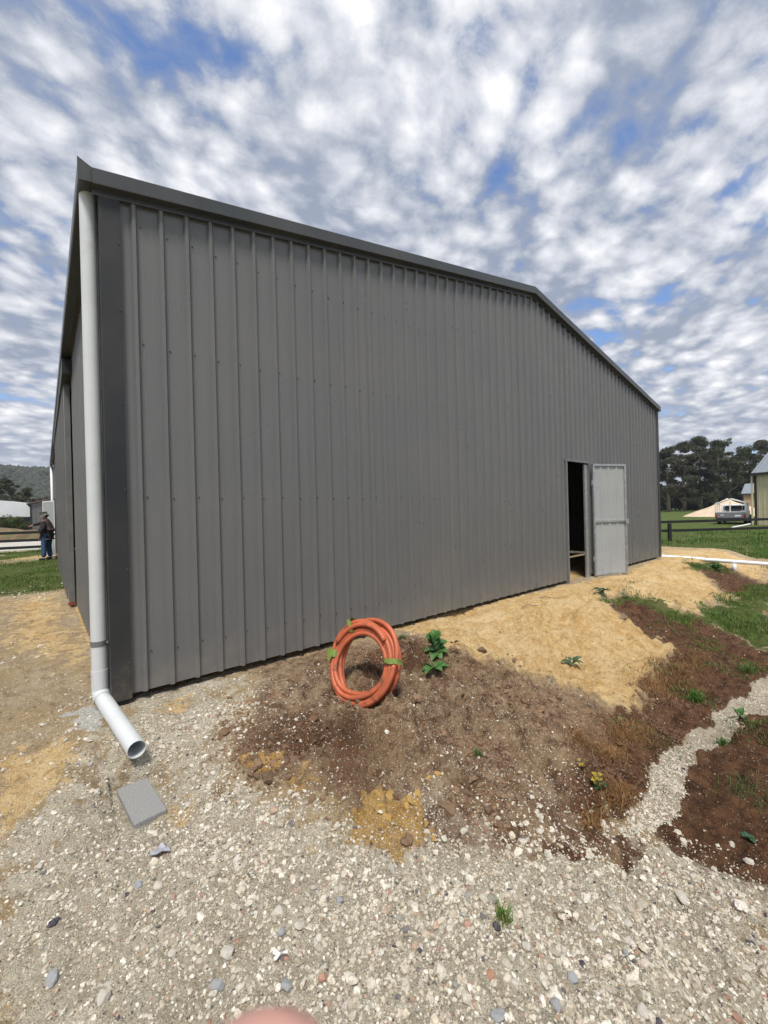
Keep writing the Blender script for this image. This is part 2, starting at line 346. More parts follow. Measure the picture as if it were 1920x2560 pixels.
# surveyed ground zones (plan outlines in metres)
ZONES = [
    ('sand', 1, 0.06, [(2.82, 0.18), (3.82, 0.15), (5.16, 0.02), (6.83, -0.06), (8.53, -0.36), (12.56, 0.08), (11.37, -0.68), (10.80, -1.03), (10.10, -1.44), (9.39, -1.85), (8.65, -1.79), (7.45, -1.85), (7.01, -1.57), (7.34, -1.19), (7.05, -0.93), (6.25, -0.88), (5.84, -1.25), (5.73, -1.41), (5.80, -1.65), (5.63, -1.92), (5.21, -2.07), (4.53, -2.05), (4.08, -2.17), (3.58, -2.18), (3.51, -2.08), (3.49, -1.93), (3.43, -1.76), (3.17, -1.60), (3.19, -1.39), (3.01, -1.25), (2.92, -1.07), (2.80, -0.84), (2.79, -0.27)]),
    ('sand', 1, 0.3, [(14.13, 0.59), (14.89, -0.70), (14.87, -1.12), (15.17, -1.61), (11.24, -2.15), (11.84, -1.62), (12.72, -1.16), (11.05, -0.81), (11.97, -0.09)]),
    ('sand', 0.75, 0.25, [(-0.97, 6.25), (-0.14, 6.54), (-0.09, 3.97), (-0.02, 2.01), (-0.08, 0.77), (-0.36, 1.66), (-0.50, 1.98), (-0.75, 2.61)]),
    ('sand', 0.9, 0.08, [(-0.58, -0.17), (-0.32, -0.21), (-0.19, -0.56), (-0.27, -0.80), (-0.35, -0.89), (-0.47, -0.93), (-0.54, -0.92)]),
    ('sand', 0.6, 0.05, [(0.27, -0.08), (0.54, -0.16), (0.54, -0.41), (0.40, -0.46), (0.27, -0.32)]),
    ('sand', 0.6, 0.07, [(0.03, -1.01), (0.23, -1.04), (0.25, -1.25), (0.11, -1.35), (0.03, -1.27)]),
    ('sand', 0.5, 0.1, [(1.25, 0.25), (2.01, 0.28), (2.61, 0.23), (2.82, 0.18), (2.72, -0.07), (1.84, 0.02), (1.28, -0.10)]),
    ('ochre', 1, 0.03, [(0.83, -2.03), (0.90, -1.80), (1.04, -1.79), (1.22, -1.82), (1.31, -1.98), (1.20, -2.12), (1.04, -2.16), (0.92, -2.13)]),
    ('ochre', 0.8, 0.03, [(0.59, -1.02), (0.81, -1.09), (0.79, -1.28), (0.62, -1.24)]),
    ('ochre', 0.6, 0.06, [(0.60, -1.30), (0.83, -1.32), (0.77, -1.54), (0.62, -1.49)]),
    ('ochre', 0.5, 0.12, [(0.49, -1.78), (0.81, -1.93), (1.03, -2.17), (0.71, -2.08), (0.53, -1.93)]),
    ('soil', 0.9, 0.1, [(1.15, 0.01), (1.89, 0.09), (2.73, -0.34), (2.76, -0.87), (2.90, -1.09), (3.16, -1.41), (3.14, -1.62), (3.40, -1.78), (3.46, -1.95), (3.55, -2.19), (3.89, -2.23), (2.48, -2.44), (2.19, -2.64), (1.86, -2.67), (1.61, -2.53), (1.39, -2.32), (1.22, -2.15), (1.12, -1.86), (0.90, -1.80), (0.70, -1.57), (0.59, -1.19), (0.51, -0.93), (0.78, -0.51)]),
    ('humus', 0.62, 0.12, [(0.60, -0.83), (0.85, -0.70), (1.22, -1.01), (1.40, -1.43), (1.31, -1.72), (1.18, -1.83), (0.99, -1.78), (0.83, -1.64), (0.77, -1.42), (0.66, -1.16)]),
    ('humus', 0.6, 0.08, [(1.72, -0.66), (2.47, -0.42), (2.66, -0.90), (2.80, -1.07), (2.49, -1.16), (2.10, -1.08), (1.63, -1.04)]),
    ('humus', 1, 0.1, [(6.22, -0.98), (6.91, -1.60), (7.35, -1.87), (6.05, -2.80), (5.43, -2.88), (4.95, -2.74), (4.02, -2.62), (3.36, -2.59), (2.85, -2.54), (2.60, -2.57), (2.27, -2.61), (1.99, -2.54), (2.13, -2.39), (2.74, -2.20), (3.48, -2.14), (4.03, -2.19), (4.53, -2.05), (5.21, -2.07), (5.63, -1.92), (5.80, -1.65), (5.73, -1.41)]),
    ('humus', 1, 0.1, [(4.70, -2.97), (2.25, -3.28), (2.29, -3.11), (2.36, -2.97), (2.41, -2.80), (2.78, -2.83), (3.40, -2.83), (3.91, -2.87)]),
    ('humus', 0.9, 0.2, [(11.00, -0.85), (12.88, -1.18), (11.24, -2.15), (8.71, -2.46), (9.47, -1.94), (10.10, -1.44)]),
    ('humus', 0.8, 0.05, [(1.72, -2.52), (2.15, -2.65), (2.20, -2.80), (1.85, -2.77), (1.62, -2.64)]),
    ('humus', 0.6, 0.04, [(1.27, -2.76), (1.44, -2.87), (1.31, -2.96), (1.25, -2.88)]),
    ('grass', 1, 0.12, [(7.17, -1.85), (9.05, -1.88), (10.89, -2.19), (6.83, -2.70), (6.94, -2.41), (7.10, -2.08)]),
    ('grass', 0.8, 0.1, [(6.15, -0.94), (7.05, -0.93), (7.35, -1.24), (7.11, -1.57), (7.35, -1.86), (6.67, -1.85), (6.33, -1.50), (6.03, -1.18)]),
    ('grass', 0.7, 0.1, [(11.37, -0.68), (13.04, -0.96), (11.85, -1.36), (10.49, -1.07)]),
    ('pale', 1, 0.05, [(5.43, -2.88), (4.77, -2.96), (3.94, -2.85), (3.42, -2.81), (2.83, -2.81), (2.44, -2.80), (2.08, -2.73), (2.13, -2.63), (2.30, -2.62), (2.61, -2.58), (2.84, -2.54), (3.34, -2.60), (3.98, -2.62), (4.93, -2.74)]),
    ('gravel', 1, 0.15, [(-0.54, -0.88), (-0.33, -0.83), (-0.16, -0.79), (0.29, -0.93), (0.41, -1.22), (0.58, -1.57), (0.74, -2.03), (1.15, -2.21), (1.46, -2.41), (1.74, -2.63), (2.14, -2.68), (2.33, -2.98), (2.28, -3.28), (1.17, -3.42), (-0.47, -2.08)]),
    ('gravel', 0.7, 0.2, [(-0.08, 0.39), (1.15, 0.01), (0.58, -0.87), (0.39, -1.12), (-0.17, -0.82), (-0.18, -0.37)]),
    ('white', 1, 0.05, [(-0.26, 0.09), (-0.12, 0.10), (-0.05, -0.12), (-0.11, -0.27), (-0.24, -0.14)]),
]

# ------------------------------------------------------------------ ground sheet
def poly_weight(px_, py_, poly, feather):
    """1 inside the outline, fading over `feather` metres across it"""
    P_ = np.array(poly); n = len(P_); inside = np.zeros(px_.shape, bool); dmin = np.full(px_.shape, 1e9)
    for i in range(n):
        ax, ay = P_[i]; bx, by = P_[(i+1) % n]
        cond = ((ay > py_) != (by > py_)); 
        xin = (bx-ax)*(py_-ay)/((by-ay) if by != ay else 1e-9)+ax
        inside ^= cond & (px_ < xin)
        ex, ey = bx-ax, by-ay; L2 = ex*ex+ey*ey+1e-12
        t = np.clip(((px_-ax)*ex+(py_-ay)*ey)/L2, 0, 1)
        dmin = np.minimum(dmin, np.hypot(px_-ax-t*ex, py_-ay-t*ey))
    sd_ = np.where(inside, dmin, -dmin)
    return np.clip(0.5+sd_/(2*feather), 0, 1)
KINDS_ = ['sand', 'soil', 'humus', 'ochre', 'grass', 'pale', 'gravel', 'white', 'road']
def zone_weights(x, y):
    x = np.asarray(x, float); y = np.asarray(y, float)
    wx = x + 0.16*fbm(x*2.6, y*2.6, 5, 4, 0.65) + 0.06*fbm(x*13, y*13, 8, 3); wy = y + 0.16*fbm(x*2.6, y*2.6, 105, 4, 0.65) + 0.06*fbm(x*13, y*13, 108, 3)
    out = {k: np.zeros(x.shape) for k in KINDS_}
    sx_, sy_ = x+.05*fbm(x*3, y*3, 5, 2), y+.10*fbm(x*3, y*3, 105, 2)
    for k, s_, f_, poly in ZONES + FARZONES:
        P_ = np.array(poly); m = (x > P_[:, 0].min()-1-f_*2) & (x < P_[:, 0].max()+1+f_*2) & (y > P_[:, 1].min()-1-f_*2) & (y < P_[:, 1].max()+1+f_*2)
        if not m.any(): continue
        v = np.zeros(x.shape); v[m] = s_*(np.clip(poly_weight(sx_[m], sy_[m], poly, .06)*1.7-.8, 0, 1) if k == 'pale' else poly_weight(wx[m], wy[m], poly, max(f_*1.7, 0.04))); out[k] = np.maximum(out[k], v)
    # paddocks: grass beyond the sand pad on the right, lawn on the far left, open ground round about
    r = np.hypot(x-6, y-5)
    g = sst(0.9, 2.3, np.maximum(x-15.2, 0)+np.maximum(-y-0.9, 0)*(x > 11.5) + 0.9*fbm(x*.5, y*.5, 61, 3)) * (x > 11) * sst(-4, -2.5, y + (x > 14)*30)
    g2 = sst(6.2, 7.6, y + 0.8*fbm(x*.9, y*.9, 63, 3)) * (x < 0.1)
    g3 = sst(14, 20, r)
    out['grass'] = np.maximum(out['grass'], np.maximum(np.maximum(g, g2*0.85), g3))
    bare = sst(0.12, 0.30, fbm(x*.35, y*.35, 77, 3))
    out['grass'] = out['grass']*(1-0.55*bare*sst(3, 12, r)*(x < 12))
    pad = sst(0.3, -0.4, np.maximum(x-15.4, 0)+np.maximum(-y-0.6, 0))*(x > 11.9)*(y < 9)
    out['sand'] = np.maximum(out['sand'], pad)
    out['sand'] = np.maximum(out['sand'], ((x > 0) & (x < 12) & (y > 0.1) & (y < 20))*0.8)
    out['sand'] = np.maximum(out['sand'], 0.8*(1-sst(-8, -5, -np.abs(x+2)*1.0))*(x < 0.0)*sst(0.6, 1.8, y)*(1-sst(6.0, 7.3, y)))
    out['gravel'] = np.maximum(out['gravel'], sst(-1.7, -2.1, y)*sst(1.7, 1.1, x))
    out['gravel'] = np.maximum(out['gravel'], 0.9*sst(-3.2, -3.5, y)*sst(2.6, 2.0, x))
    out['humus'] = np.maximum(out['humus'], np.maximum(sst(-2.88, -3.05, y)*sst(2.0, 2.8, x), np.maximum(sst(-1.95, -2.25, y)*sst(4.6, 5.2, x)*(1-sst(14, 17, x)), sst(-2.30, -2.45, y)*sst(2.0, 2.5, x)))*(y > -12)*(1-out['grass'])*(1-out['pale']))
    for k in ('grass',): out[k] = np.where(out['road'] > 0.3, out[k]*(1-out['road']), out[k])
    return out
FARZONES = [
    ('pale', 1, .06, [(4.6, -2.72), (5.4, -2.80), (7.0, -3.0), (11, -3.6), (11, -4.0), (7.0, -3.32), (5.3, -3.04), (4.6, -3.0)]),
    ('road', 1, .5, [(-60, 24), (-0.5, 23.0), (6, 23), (6, 39), (-60, 41)]),
    ('sand', .9, .3, [(-3.5, 17.2), (-0.6, 16.9), (0.0, 17.4), (-0.7, 18.3), (-3.0, 18.6)]),
    ('soil', 1, .8, [(52, 9), (60, 6), (64, 12), (56, 16)]),
    ('soil', .8, .5, [(26, 1.5), (31, -0.5), (33, 1.0), (27, 3.5)]),
    ('sand', .8, .5, [(35, -2), (45, -3), (42, 4), (36, 3)]),
    ('soil', .9, .5, [(18.5, -3.5), (22, -4.5), (23, -1.6), (19.5, -0.6)]),
]
def graded(a, b, step, lo, hi, g=1.09, cap=60):
    mid = list(np.arange(a, b, step)); L = []; s_ = step; v = a
    while v > lo: s_ = min(s_*g, cap); v -= s_; L.append(v)
    R_ = []; s_ = step; v = mid[-1]
    while v < hi: s_ = min(s_*g, cap); v += s_; R_.append(v)
    return np.array(L[::-1]+mid+R_)
gx = graded(-0.9, 3.4, 0.0125, -1600, 1600, 1.035)
gy = graded(-3.35, 0.06, 0.0125, -900, 1700, 1.04)
GX, GY = np.meshgrid(gx, gy)
fx, fy = GX.ravel(), GY.ravel()
hz_ = height(fx, fy)
zw = zone_weights(fx, fy)
# cracked ochre clods: raised plates with dark gaps
_bu, _bv = np.abs(fx-.035)/.13, np.abs(fy+1.02)/.235; hz_ = np.where((_bu < 1) & (_bv < 1), np.minimum(hz_, gz(0.048, -1.03)-.004), hz_)
hz_ = hz_ + zw['ochre']*(0.02*np.abs(fbm(fx*9, fy*9, 301, 3, .6))*2 - 0.008)
hz_ = hz_ - zw['pale']*0.015
hz_ = hz_ + 0.055*sst(.35, .65, zw['sand'])*sst(2.4, 3.2, fx)*(1-sst(8, 10, fx))*sst(-.5, -.9, fy)
me = bpy.data.meshes.new('ground'); nx, ny = len(gx), len(gy)
me.vertices.add(nx*ny); me.vertices.foreach_set('co', np.stack([fx, fy, hz_], 1).ravel())
ii = (np.arange(ny-1)[:, None]*nx+np.arange(nx-1)[None, :]).ravel()
quads = np.stack([ii, ii+1, ii+nx+1, ii+nx], 1).astype(np.int32)
me.loops.add(quads.size); me.loops.foreach_set('vertex_index', quads.ravel())
me.polygons.add(len(quads)); me.polygons.foreach_set('loop_start', np.arange(0, quads.size, 4, dtype=np.int32))
me.update(calc_edges=True); me.validate()
me.polygons.foreach_set('use_smooth', [True]*len(quads))
for k in KINDS_:
    at_ = me.attributes.new(k, 'FLOAT', 'POINT'); at_.data.foreach_set('value', zw[k].astype(np.float32))
def GZ(x, y):
    """height of the built ground sheet (bilinear)"""
    i = np.clip(np.searchsorted(gx, x)-1, 0, nx-2); j = np.clip(np.searchsorted(gy, y)-1, 0, ny-2)
    H = hz_.reshape(ny, nx); u = (x-gx[i])/(gx[i+1]-gx[i]); v = (y-gy[j])/(gy[j+1]-gy[j])
    return (H[j, i]*(1-u)+H[j, i+1]*u)*(1-v)+(H[j+1, i]*(1-u)+H[j+1, i+1]*u)*v
def gzs(x, y): return float(GZ(np.array([x]), np.array([y]))[0])

gm, T = newmat('earth')
pos = T.add('ShaderNodeNewGeometry').outputs['Position']
A = {k: T.add('ShaderNodeAttribute', attribute_name=k, attribute_type='GEOMETRY').outputs['Fac'] for k in KINDS_}
n_big = T.noise(pos, 1.6, 5, 0.6); n_mid = T.noise(pos, 9.0, 6, 0.65); n_fine = T.noise(pos, 60.0, 5, 0.65); n_grain = T.noise(pos, 380.0, 3, 0.6)
def edge(k, amt=0.85, sc=n_mid, lo=0.40, hi=0.60):
    return T.ramp(T.math('ADD', A[k], T.math('MULTIPLY', T.math('MULTIPLY', T.math('SUBTRACT', sc, 0.5), amt*2), T.ramp(A[k], 0.0, 0.15))), lo, hi)
base = T.mix(T.ramp(n_mid, 0.35, 0.65), (0.42, 0.315, 0.19), (0.60, 0.49, 0.335))
base = T.mix(T.ramp(n_big, 0.42, 0.62, 0, 0.6), base, (0.50, 0.36, 0.18))
sandc = T.mix(T.ramp(n_mid, 0.3, 0.7), (0.60, 0.37, 0.135), (0.82, 0.61, 0.32))
sandc = T.mix(T.ramp(n_big, 0.45, 0.68, 0, 0.75), sandc, (0.84, 0.65, 0.37))
sandc = T.mix(T.ramp(T.noise(pos, 16.0, 6, 0.7), 0.56, 0.66, 0, 0.6), sandc, (0.26, 0.15, 0.065))
soilc = T.mix(T.ramp(n_mid, 0.3, 0.7), (0.120, 0.058, 0.030), (0.33, 0.20, 0.115))
humc = T.mix(T.ramp(n_mid, 0.3, 0.7), (0.050, 0.022, 0.011), (0.185, 0.092, 0.046))
ochc = T.mix(T.ramp(n_mid, 0.3, 0.7), (0.44, 0.24, 0.06), (0.66, 0.43, 0.15))
grc = T.mix(T.ramp(n_mid, 0.3, 0.7), (0.050, 0.060, 0.014), (0.095, 0.165, 0.024))
grc = T.mix(T.ramp(n_big, 0.5, 0.7, 0, 0.6), grc, (0.17, 0.15, 0.06))
palc = T.mix(T.ramp(n_mid, 0.3, 0.7), (0.42, 0.36, 0.27), (0.62, 0.55, 0.43))
gravc = T.mix(T.ramp(n_mid, 0.3, 0.7), (0.50, 0.44, 0.325), (0.70, 0.635, 0.50))
c = base
c = T.mix(edge('gravel'), c, gravc)
c = T.mix(edge('sand'), c, sandc)
c = T.mix(T.math('MULTIPLY', edge('soil', 0.8, lo=0.30, hi=0.60), T.ramp(T.noise(pos, 4.5, 6, 0.7), 0.38, 0.60, 1.0, 0.62)), c, soilc)
c = T.mix(edge('humus', 0.8, lo=0.35, hi=0.65), c, humc)
c = T.mix(edge('ochre', 0.7), c, ochc)
c = T.mix(edge('pale', 0.6), c, palc)
c = T.mix(edge('white', 1.0), c, (0.66, 0.66, 0.62))
c = T.mix(edge('grass', 0.8), c, grc)
c = T.mix(edge('road', 0.2), c, (0.62, 0.60, 0.55))
# small stones in the surface
stony = T.math('MAXIMUM', T.math('MAXIMUM', A['gravel'], A['pale']), T.math('MAXIMUM', T.math('MULTIPLY', A['soil'], 0.55), T.math('SUBTRACT', 0.50, T.math('MULTIPLY', A['sand'], 0.42))))
notg = T.math('SUBTRACT', 1.0, T.math('MAXIMUM', A['grass'], T.math('MULTIPLY', A['humus'], 0.85)))
stony = T.math('MULTIPLY', stony, notg)
def stones(scale, thr_lo, thr_hi):
    v = T.add('ShaderNodeTexVoronoi', {'Vector': pos, 'Scale': scale, 'Randomness': 1.0}, feature='F1')
    rnd = T.add('ShaderNodeSeparateColor', {0: v.outputs['Color']})
    size = T.ramp(rnd.outputs[0], 0.0, 1.0, thr_lo, thr_hi, smooth=False)
    m_ = T.ramp(T.math('SUBTRACT', size, v.outputs['Distance']), 0.0, 0.08)
    keep = T.ramp(T.math('ADD', T.math('SUBTRACT', stony, rnd.outputs[1]), 0.0), -0.02, 0.04)
    return T.math('MULTIPLY', m_, keep), rnd.outputs[2], v.outputs['Distance']
sA, cA, dA = stones(95.0, 0.15, 0.52); sB, cB, dB = stones(210.0, 0.2, 0.55)
def scol(r): 
    k = T.mix(T.ramp(r, 0.0, 0.8), (0.36, 0.315, 0.235), (0.68, 0.62, 0.50))
    k = T.mix(T.ramp(r, 0.86, 0.88), k, (0.42, 0.27, 0.20))
    return T.mix(T.ramp(r, 0.955, 0.965), k, (0.10, 0.10, 0.11))
c = T.mix(T.math('MULTIPLY', sB, 0.75), c, scol(cB))
c = T.mix(T.math('MULTIPLY', sA, 0.85), c, scol(cA))
c = T.mix(T.ramp(n_fine, 0.35, 0.65, 0.0, 0.13), c, (0.10, 0.07, 0.045))
b = T.add('ShaderNodeBsdfPrincipled', {'Base Color': c, 'Roughness': 0.92, 'Specular IOR Level': 0.2})
hgt = T.math('ADD', T.math('MULTIPLY', sA, T.math('SUBTRACT', 0.75, dA)), T.math('MULTIPLY', T.math('MULTIPLY', sB, T.math('SUBTRACT', 0.75, dB)), 0.5))
hgt = T.math('ADD', hgt, T.math('ADD', T.math('MULTIPLY', n_fine, 1.6), T.math('MULTIPLY', n_grain, 0.5)))
bn = T.add('ShaderNodeBump', {'Height': hgt, 'Strength': 1.0, 'Distance': 0.008}); 
bn2 = T.add('ShaderNodeBump', {'Height': T.noise(pos, 24.0, 6, 0.65), 'Strength': 1.0, 'Distance': 0.06, 'Normal': bn.outputs[0]})
T.l.new(bn2.outputs[0], b.inputs['Normal']); T.l.new(b.outputs[0], T.out.inputs[0])
ground = link('ground', me, gm, kind='structure', fixn=False)

# ------------------------------------------------------------------ the grey steel shed
WID, LEN, EAVE, APEX = 11.95, 20.2, 3.86, 4.985
RP, RH = 0.1905, 0.029         # rib pitch and height
def roofz(x): return EAVE+(APEX-EAVE)*(1-abs(x-WID/2)/(WID/2))
shed = empty('steel_shed', (0, 0, 0))
tag(shed, 'large grey ribbed steel shed with dark corner trim and white downpipe', 'shed')
R0 = 0.232
def rib_profile(u0, u1, first):
    """(u, depth) across a sheet from u0 to u1"""
    pts = []
    k = math.floor((u0-R0)/RP)-1
    while R0+k*RP < u1+RP:
        cx_ = R0+k*RP
        for du, dd in ((-.026, 0), (-.0115, 1), (.0115, 1), (.026, 0)): pts.append((cx_+du, dd*RH))
        # two shallow pan swages between ribs
        for q in (.32, .68):
            for du, dd in ((-.006, 0), (0, .0009), (.006, 0)): pts.append((cx_+RP*q+du, dd))
        k += 1
    pts.sort()
    def dep(u):
        for (a, da), (b_, db) in zip(pts, pts[1:]):
            if a <= u <= b_: return da+(db-da)*(u-a)/(b_-a+1e-9)
        return 0
    ins = [p for p in pts if u0+1e-4 < p[0] < u1-1e-4]
    return [(u0, dep(u0))]+ins+[(u1, dep(u1))]
DOORX0, DOORX1, DOORZ = 6.93, 7.93, 2.185
def wall_sheet(u0, u1, top, place, name='wall_sheet', cut=None, proud=0.0, zb=0.0):
    m = MB()
    us = rib_profile(u0, u1, True)
    def strip(us, zlo):
        vs = []
        for u, d_ in us:
            vs.append(place(u, d_+proud, zlo(u))); vs.append(place(u, d_+proud, top(u)))
        m.add(vs, [(2*i, 2*i+2, 2*i+3, 2*i+1) for i in range(len(us)-1)])
    if cut and cut[0] < u1 and cut[1] > u0:
        def inter(uv):
            us2 = rib_profile(max(u0, uv[0]), min(u1, uv[1]), True); return us2
        if u0 < cut[0]: strip(rib_profile(u0, cut[0], True), lambda u: zb)
        strip(inter(cut), lambda u: cut[2])
        if u1 > cut[1]: strip(rib_profile(cut[1], u1, True), lambda u: zb)
    else: strip(us, lambda u: zb)
    return m.build(name, M['wall'], shed)
u = R0-0.020; k = 0
edges = [0.06]
while R0+4*k*RP+0.022 < WID-0.05:
    edges.append(R0+4*(k+1)*RP+0.0285); k += 1
edges = [e for e in edges if e < WID-0.2]+[WID-0.03]
for k in range(len(edges)-1):
    u0 = edges[k] - (0.057 if k else 0); pr = 0.0016*(k % 2)
    wall_sheet(u0, edges[k+1], lambda x: roofz(x)-0.055, lambda a, d_, z: (a, -d_, z), cut=(DOORX0, DOORX1, DOORZ), proud=pr, zb=0.004*random.random())
# long side facing left (x=0): sheets stop at the sliding door opening
side_edges = list(np.arange(0.02, LEN-0.1, 0.762))+[LEN-0.02]
OP0, OP1 = 4.25, 11.1
for k in range(len(side_edges)-1):
    wall_sheet(side_edges[k]-(0.05 if k else 0), side_edges[k+1], lambda x: EAVE-0.10, lambda a, d_, z: (0.045-d_, a, z), cut=(OP0, OP1, 3.50), proud=0.0016*(k % 2))
# far gable and right wall (seen only from aside), plain ribbed sheets
for k in range(len(edges)-1):
    wall_sheet(edges[k], edges[k+1], lambda x: roofz(x)-0.055, lambda a, d_, z: (a, LEN+d_, z))
for k in range(len(side_edges)-1):
    wall_sheet(side_edges[k], side_edges[k+1], lambda x: EAVE-0.10, lambda a, d_, z: (WID+d_, a, z))
# roof
m = MB(); t_ = 0.03
for sgn in (0, 1):
    xa, xb = (-0.03, WID/2) if sgn == 0 else (WID/2, WID+0.03)
    za, zb_ = (EAVE-.01, APEX) if sgn == 0 else (APEX, EAVE-.01)
    m = MB(); m.prism([(xa, za-t_-.02), (xb, zb_-t_-.02), (xb, zb_-.02), (xa, za-.02)], -0.03, LEN+0.03, 'y'); m.build('roof', M['wall'], shed)
# inner frame members seen in the dark
m = MB()
for yy in (0.12, 5, 10, 15, 20.0): 
    for xx in (0.06, WID-0.26): m.box((xx, yy-.04, -0.05), (xx+.2, yy+.04, EAVE-.15))
m.build('portal_frame', M['inside'], shed, kind='stuff')
for z_ in (0.30, 1.48, 2.68, 3.55):
    for (a_, b_) in ((0.1, DOORX0-.1), (DOORX1+.1, WID-.1)):
        MB().box((a_, 0.01, z_-.035), (b_, 0.09, z_+.035)).build('girt', M['galv'], shed)
# barge capping on each slope
def barge(x0, x1, z0, z1, name='barge_cap'):
    prof = [(-0.012, 0.0), (-0.082, -0.004), (-0.090, -0.012), (-0.090, -0.118), (-0.086, -0.122), (-0.052, -0.122), (-0.050, -0.118), (-0.082, -0.114), (-0.082, -0.018), (-0.012, -0.014)]
    lip = [(-0.0335, -0.118), (-0.052, -0.118), (-0.0335, -0.162), (-0.0315, -0.162), (-0.0315, -0.118)]
    for pr, nm, mt in ((prof, name, M['cap']), ([(-0.0315, -0.100), (-0.0505, -0.1215), (-0.0345, -0.124), (-0.0345, -0.168), (-0.0320, -0.168)], 'barge_lip', M['cap'])):
        m = MB(); vs = [(x0, y_, z0+z_) for y_, z_ in pr]+[(x1, y_, z1+z_) for y_, z_ in pr]; n = len(pr)
        m.add(vs, [tuple(range(n)), tuple(range(2*n-1, n-1, -1))]+[(i, (i+1) % n, n+(i+1) % n, n+i) for i in range(n)])
        m.build(nm, mt, shed)
barge(-0.03, WID/2-0.001, EAVE+0.005, APEX+0.005); barge(WID/2+0.001, WID+0.03, APEX+0.005, EAVE+0.005)
# corner flashings
def corner(x, sx, ztop, y=0.0, sy=1):
    m = MB(); t_ = .0016
    a = x; w_ = 0.130
    m.box((min(a, a+sx*w_), y-.0325*sy-.0016, -0.022), (max(a, a+sx*w_), y-.0325*sy, ztop))
    o1 = m.build('corner_flashing', M['dark'], shed)
    m = MB(); m.box((a-sx*.0008, y-.034, -0.022), (a+sx*.0008, y+.13, ztop)); m.build('corner_flashing', M['dark'], shed)
corner(0.010, 1, EAVE-.10); corner(WID, -1, EAVE-.10)
MB().box((0.04, -0.02, -0.16), (0.12, 0.06, 0.02)).build('stump', M['black'], shed)
# gutter along the left side with a raised, pointed stop end
gp = [(-.012, 3.772), (-.104, 3.757), (-.112, 3.765), (-.112, 3.885), (-.105, 3.885), (-.105, 3.772), (-.020, 3.785), (-.012, 3.86)]
m = MB(); m.prism([(a, b_) for a, b_ in gp], -0.055, LEN+.02, 'y'); g_ = m.build('gutter', M['cap'], shed)
m = MB(); m.prism([(-.114, 3.754), (-.012, 3.770), (-.012, 3.868), (-.045, 3.882), (-.114, 3.915)], -0.060, -0.056, 'y'); m.build('stop_end', M['cap'], g_)
# sliding door: head cover, leaf, rusty floor guides
m = MB(); m.box((-.10, 4.0, 3.50), (.013, 11.9, 3.72)); m.build('door_head_cover', M['dark'], shed)
leaf = MB().box((-.065, 4.62, 0.02), (-.061, 11.2, 3.52)).build('sliding_door', M['wall'], shed)
MB().box((-.061, 4.62, 0.02), (.010, 4.70, 3.50)).build('door_stile', M['strap'], leaf)
MB().box((-.061, 11.12, 0.02), (.010, 11.2, 3.50)).build('door_stile', M['strap'], leaf)
MB().box((-.061, 4.70, 0.02), (.000, 11.12, 0.10)).build('door_rail', M['strap'], leaf)
for yy in (4.62, 11.16):
    m = MB(); m.box((-.075, yy-.02, -.035), (.014, yy+.03, .018)); m.box((-.050, yy-.005, -.30), (-.012, yy+.03, -.035)); m.build('floor_guide', M['rust'], shed)
# ribs of the sliding leaf
m = MB()
for yy in np.arange(4.9, 11.1, .1905): m.box((-.080, yy-.012, .03), (-.065, yy+.012, 3.50))
m.build('leaf_ribs', M['wall'], leaf)
# downpipe with bands, collar, bend and spout
PX, PY, PR = -0.047, 0.112, 0.0520
dp = MB().tube([(PX, PY, 0.20), (PX, PY, 3.775)], PR, 40, caps=False).build('downpipe', M['pvc'], shed, smooth=True)
def ring(z0, z1, r, mat, nm):
    o = MB().lathe((PX, PY, z0), (0, 0, 1), [(0, r-.003), (0, r), (z1-z0, r), (z1-z0, r-.003)]).build(nm, mat, dp, smooth=True); return smooth_auto(o, 40)
ring(0.075, 0.205, PR+.0035, M['pvc'], 'collar')
ring(0.385, 0.425, PR+.0022, M['strap'], 'strap')
MB().box((PX+PR-.004, PY-.03, 0.388), (.009, PY-.024, 0.422)).build('strap_tab', M['strap'], dp)
MB().tube([(-.0005, PY-.036, .405), (-.0005, PY-.022, .405)], .006, 8).build('bolt', M['galv'], dp)
end = Vector((0.052, -0.80, -0.045)); b0 = Vector((PX, PY, 0.085)); bm_ = Vector((PX, PY, 0.010))
dir_ = (end-bm_).normalized(); b1 = bm_+dir_*0.09
path = [b0]
for t in np.linspace(0, 1, 9): path.append((b0+(bm_-b0)*0.30)*(1-t)**2+2*bm_*t*(1-t)+(b1)*t*t)
MB().tube(path, PR+.003, 40, caps=False).build('bend', M['pvc'], dp, smooth=True)
Ls_ = (end-b1).length; o = MB().lathe(b1-dir_*.02, dir_, [(0, PR-.004), (0, PR), (Ls_+.02, PR), (Ls_+.02, PR-.004)], 48).build('spout', M['pvc'], dp, smooth=True); smooth_auto(o, 40)
# far downpipe
MB().tube([(PX, LEN-.15, -.05), (PX, LEN-.15, 3.77)], PR, 16).build('downpipe', M['pvcw'], shed, smooth=True)
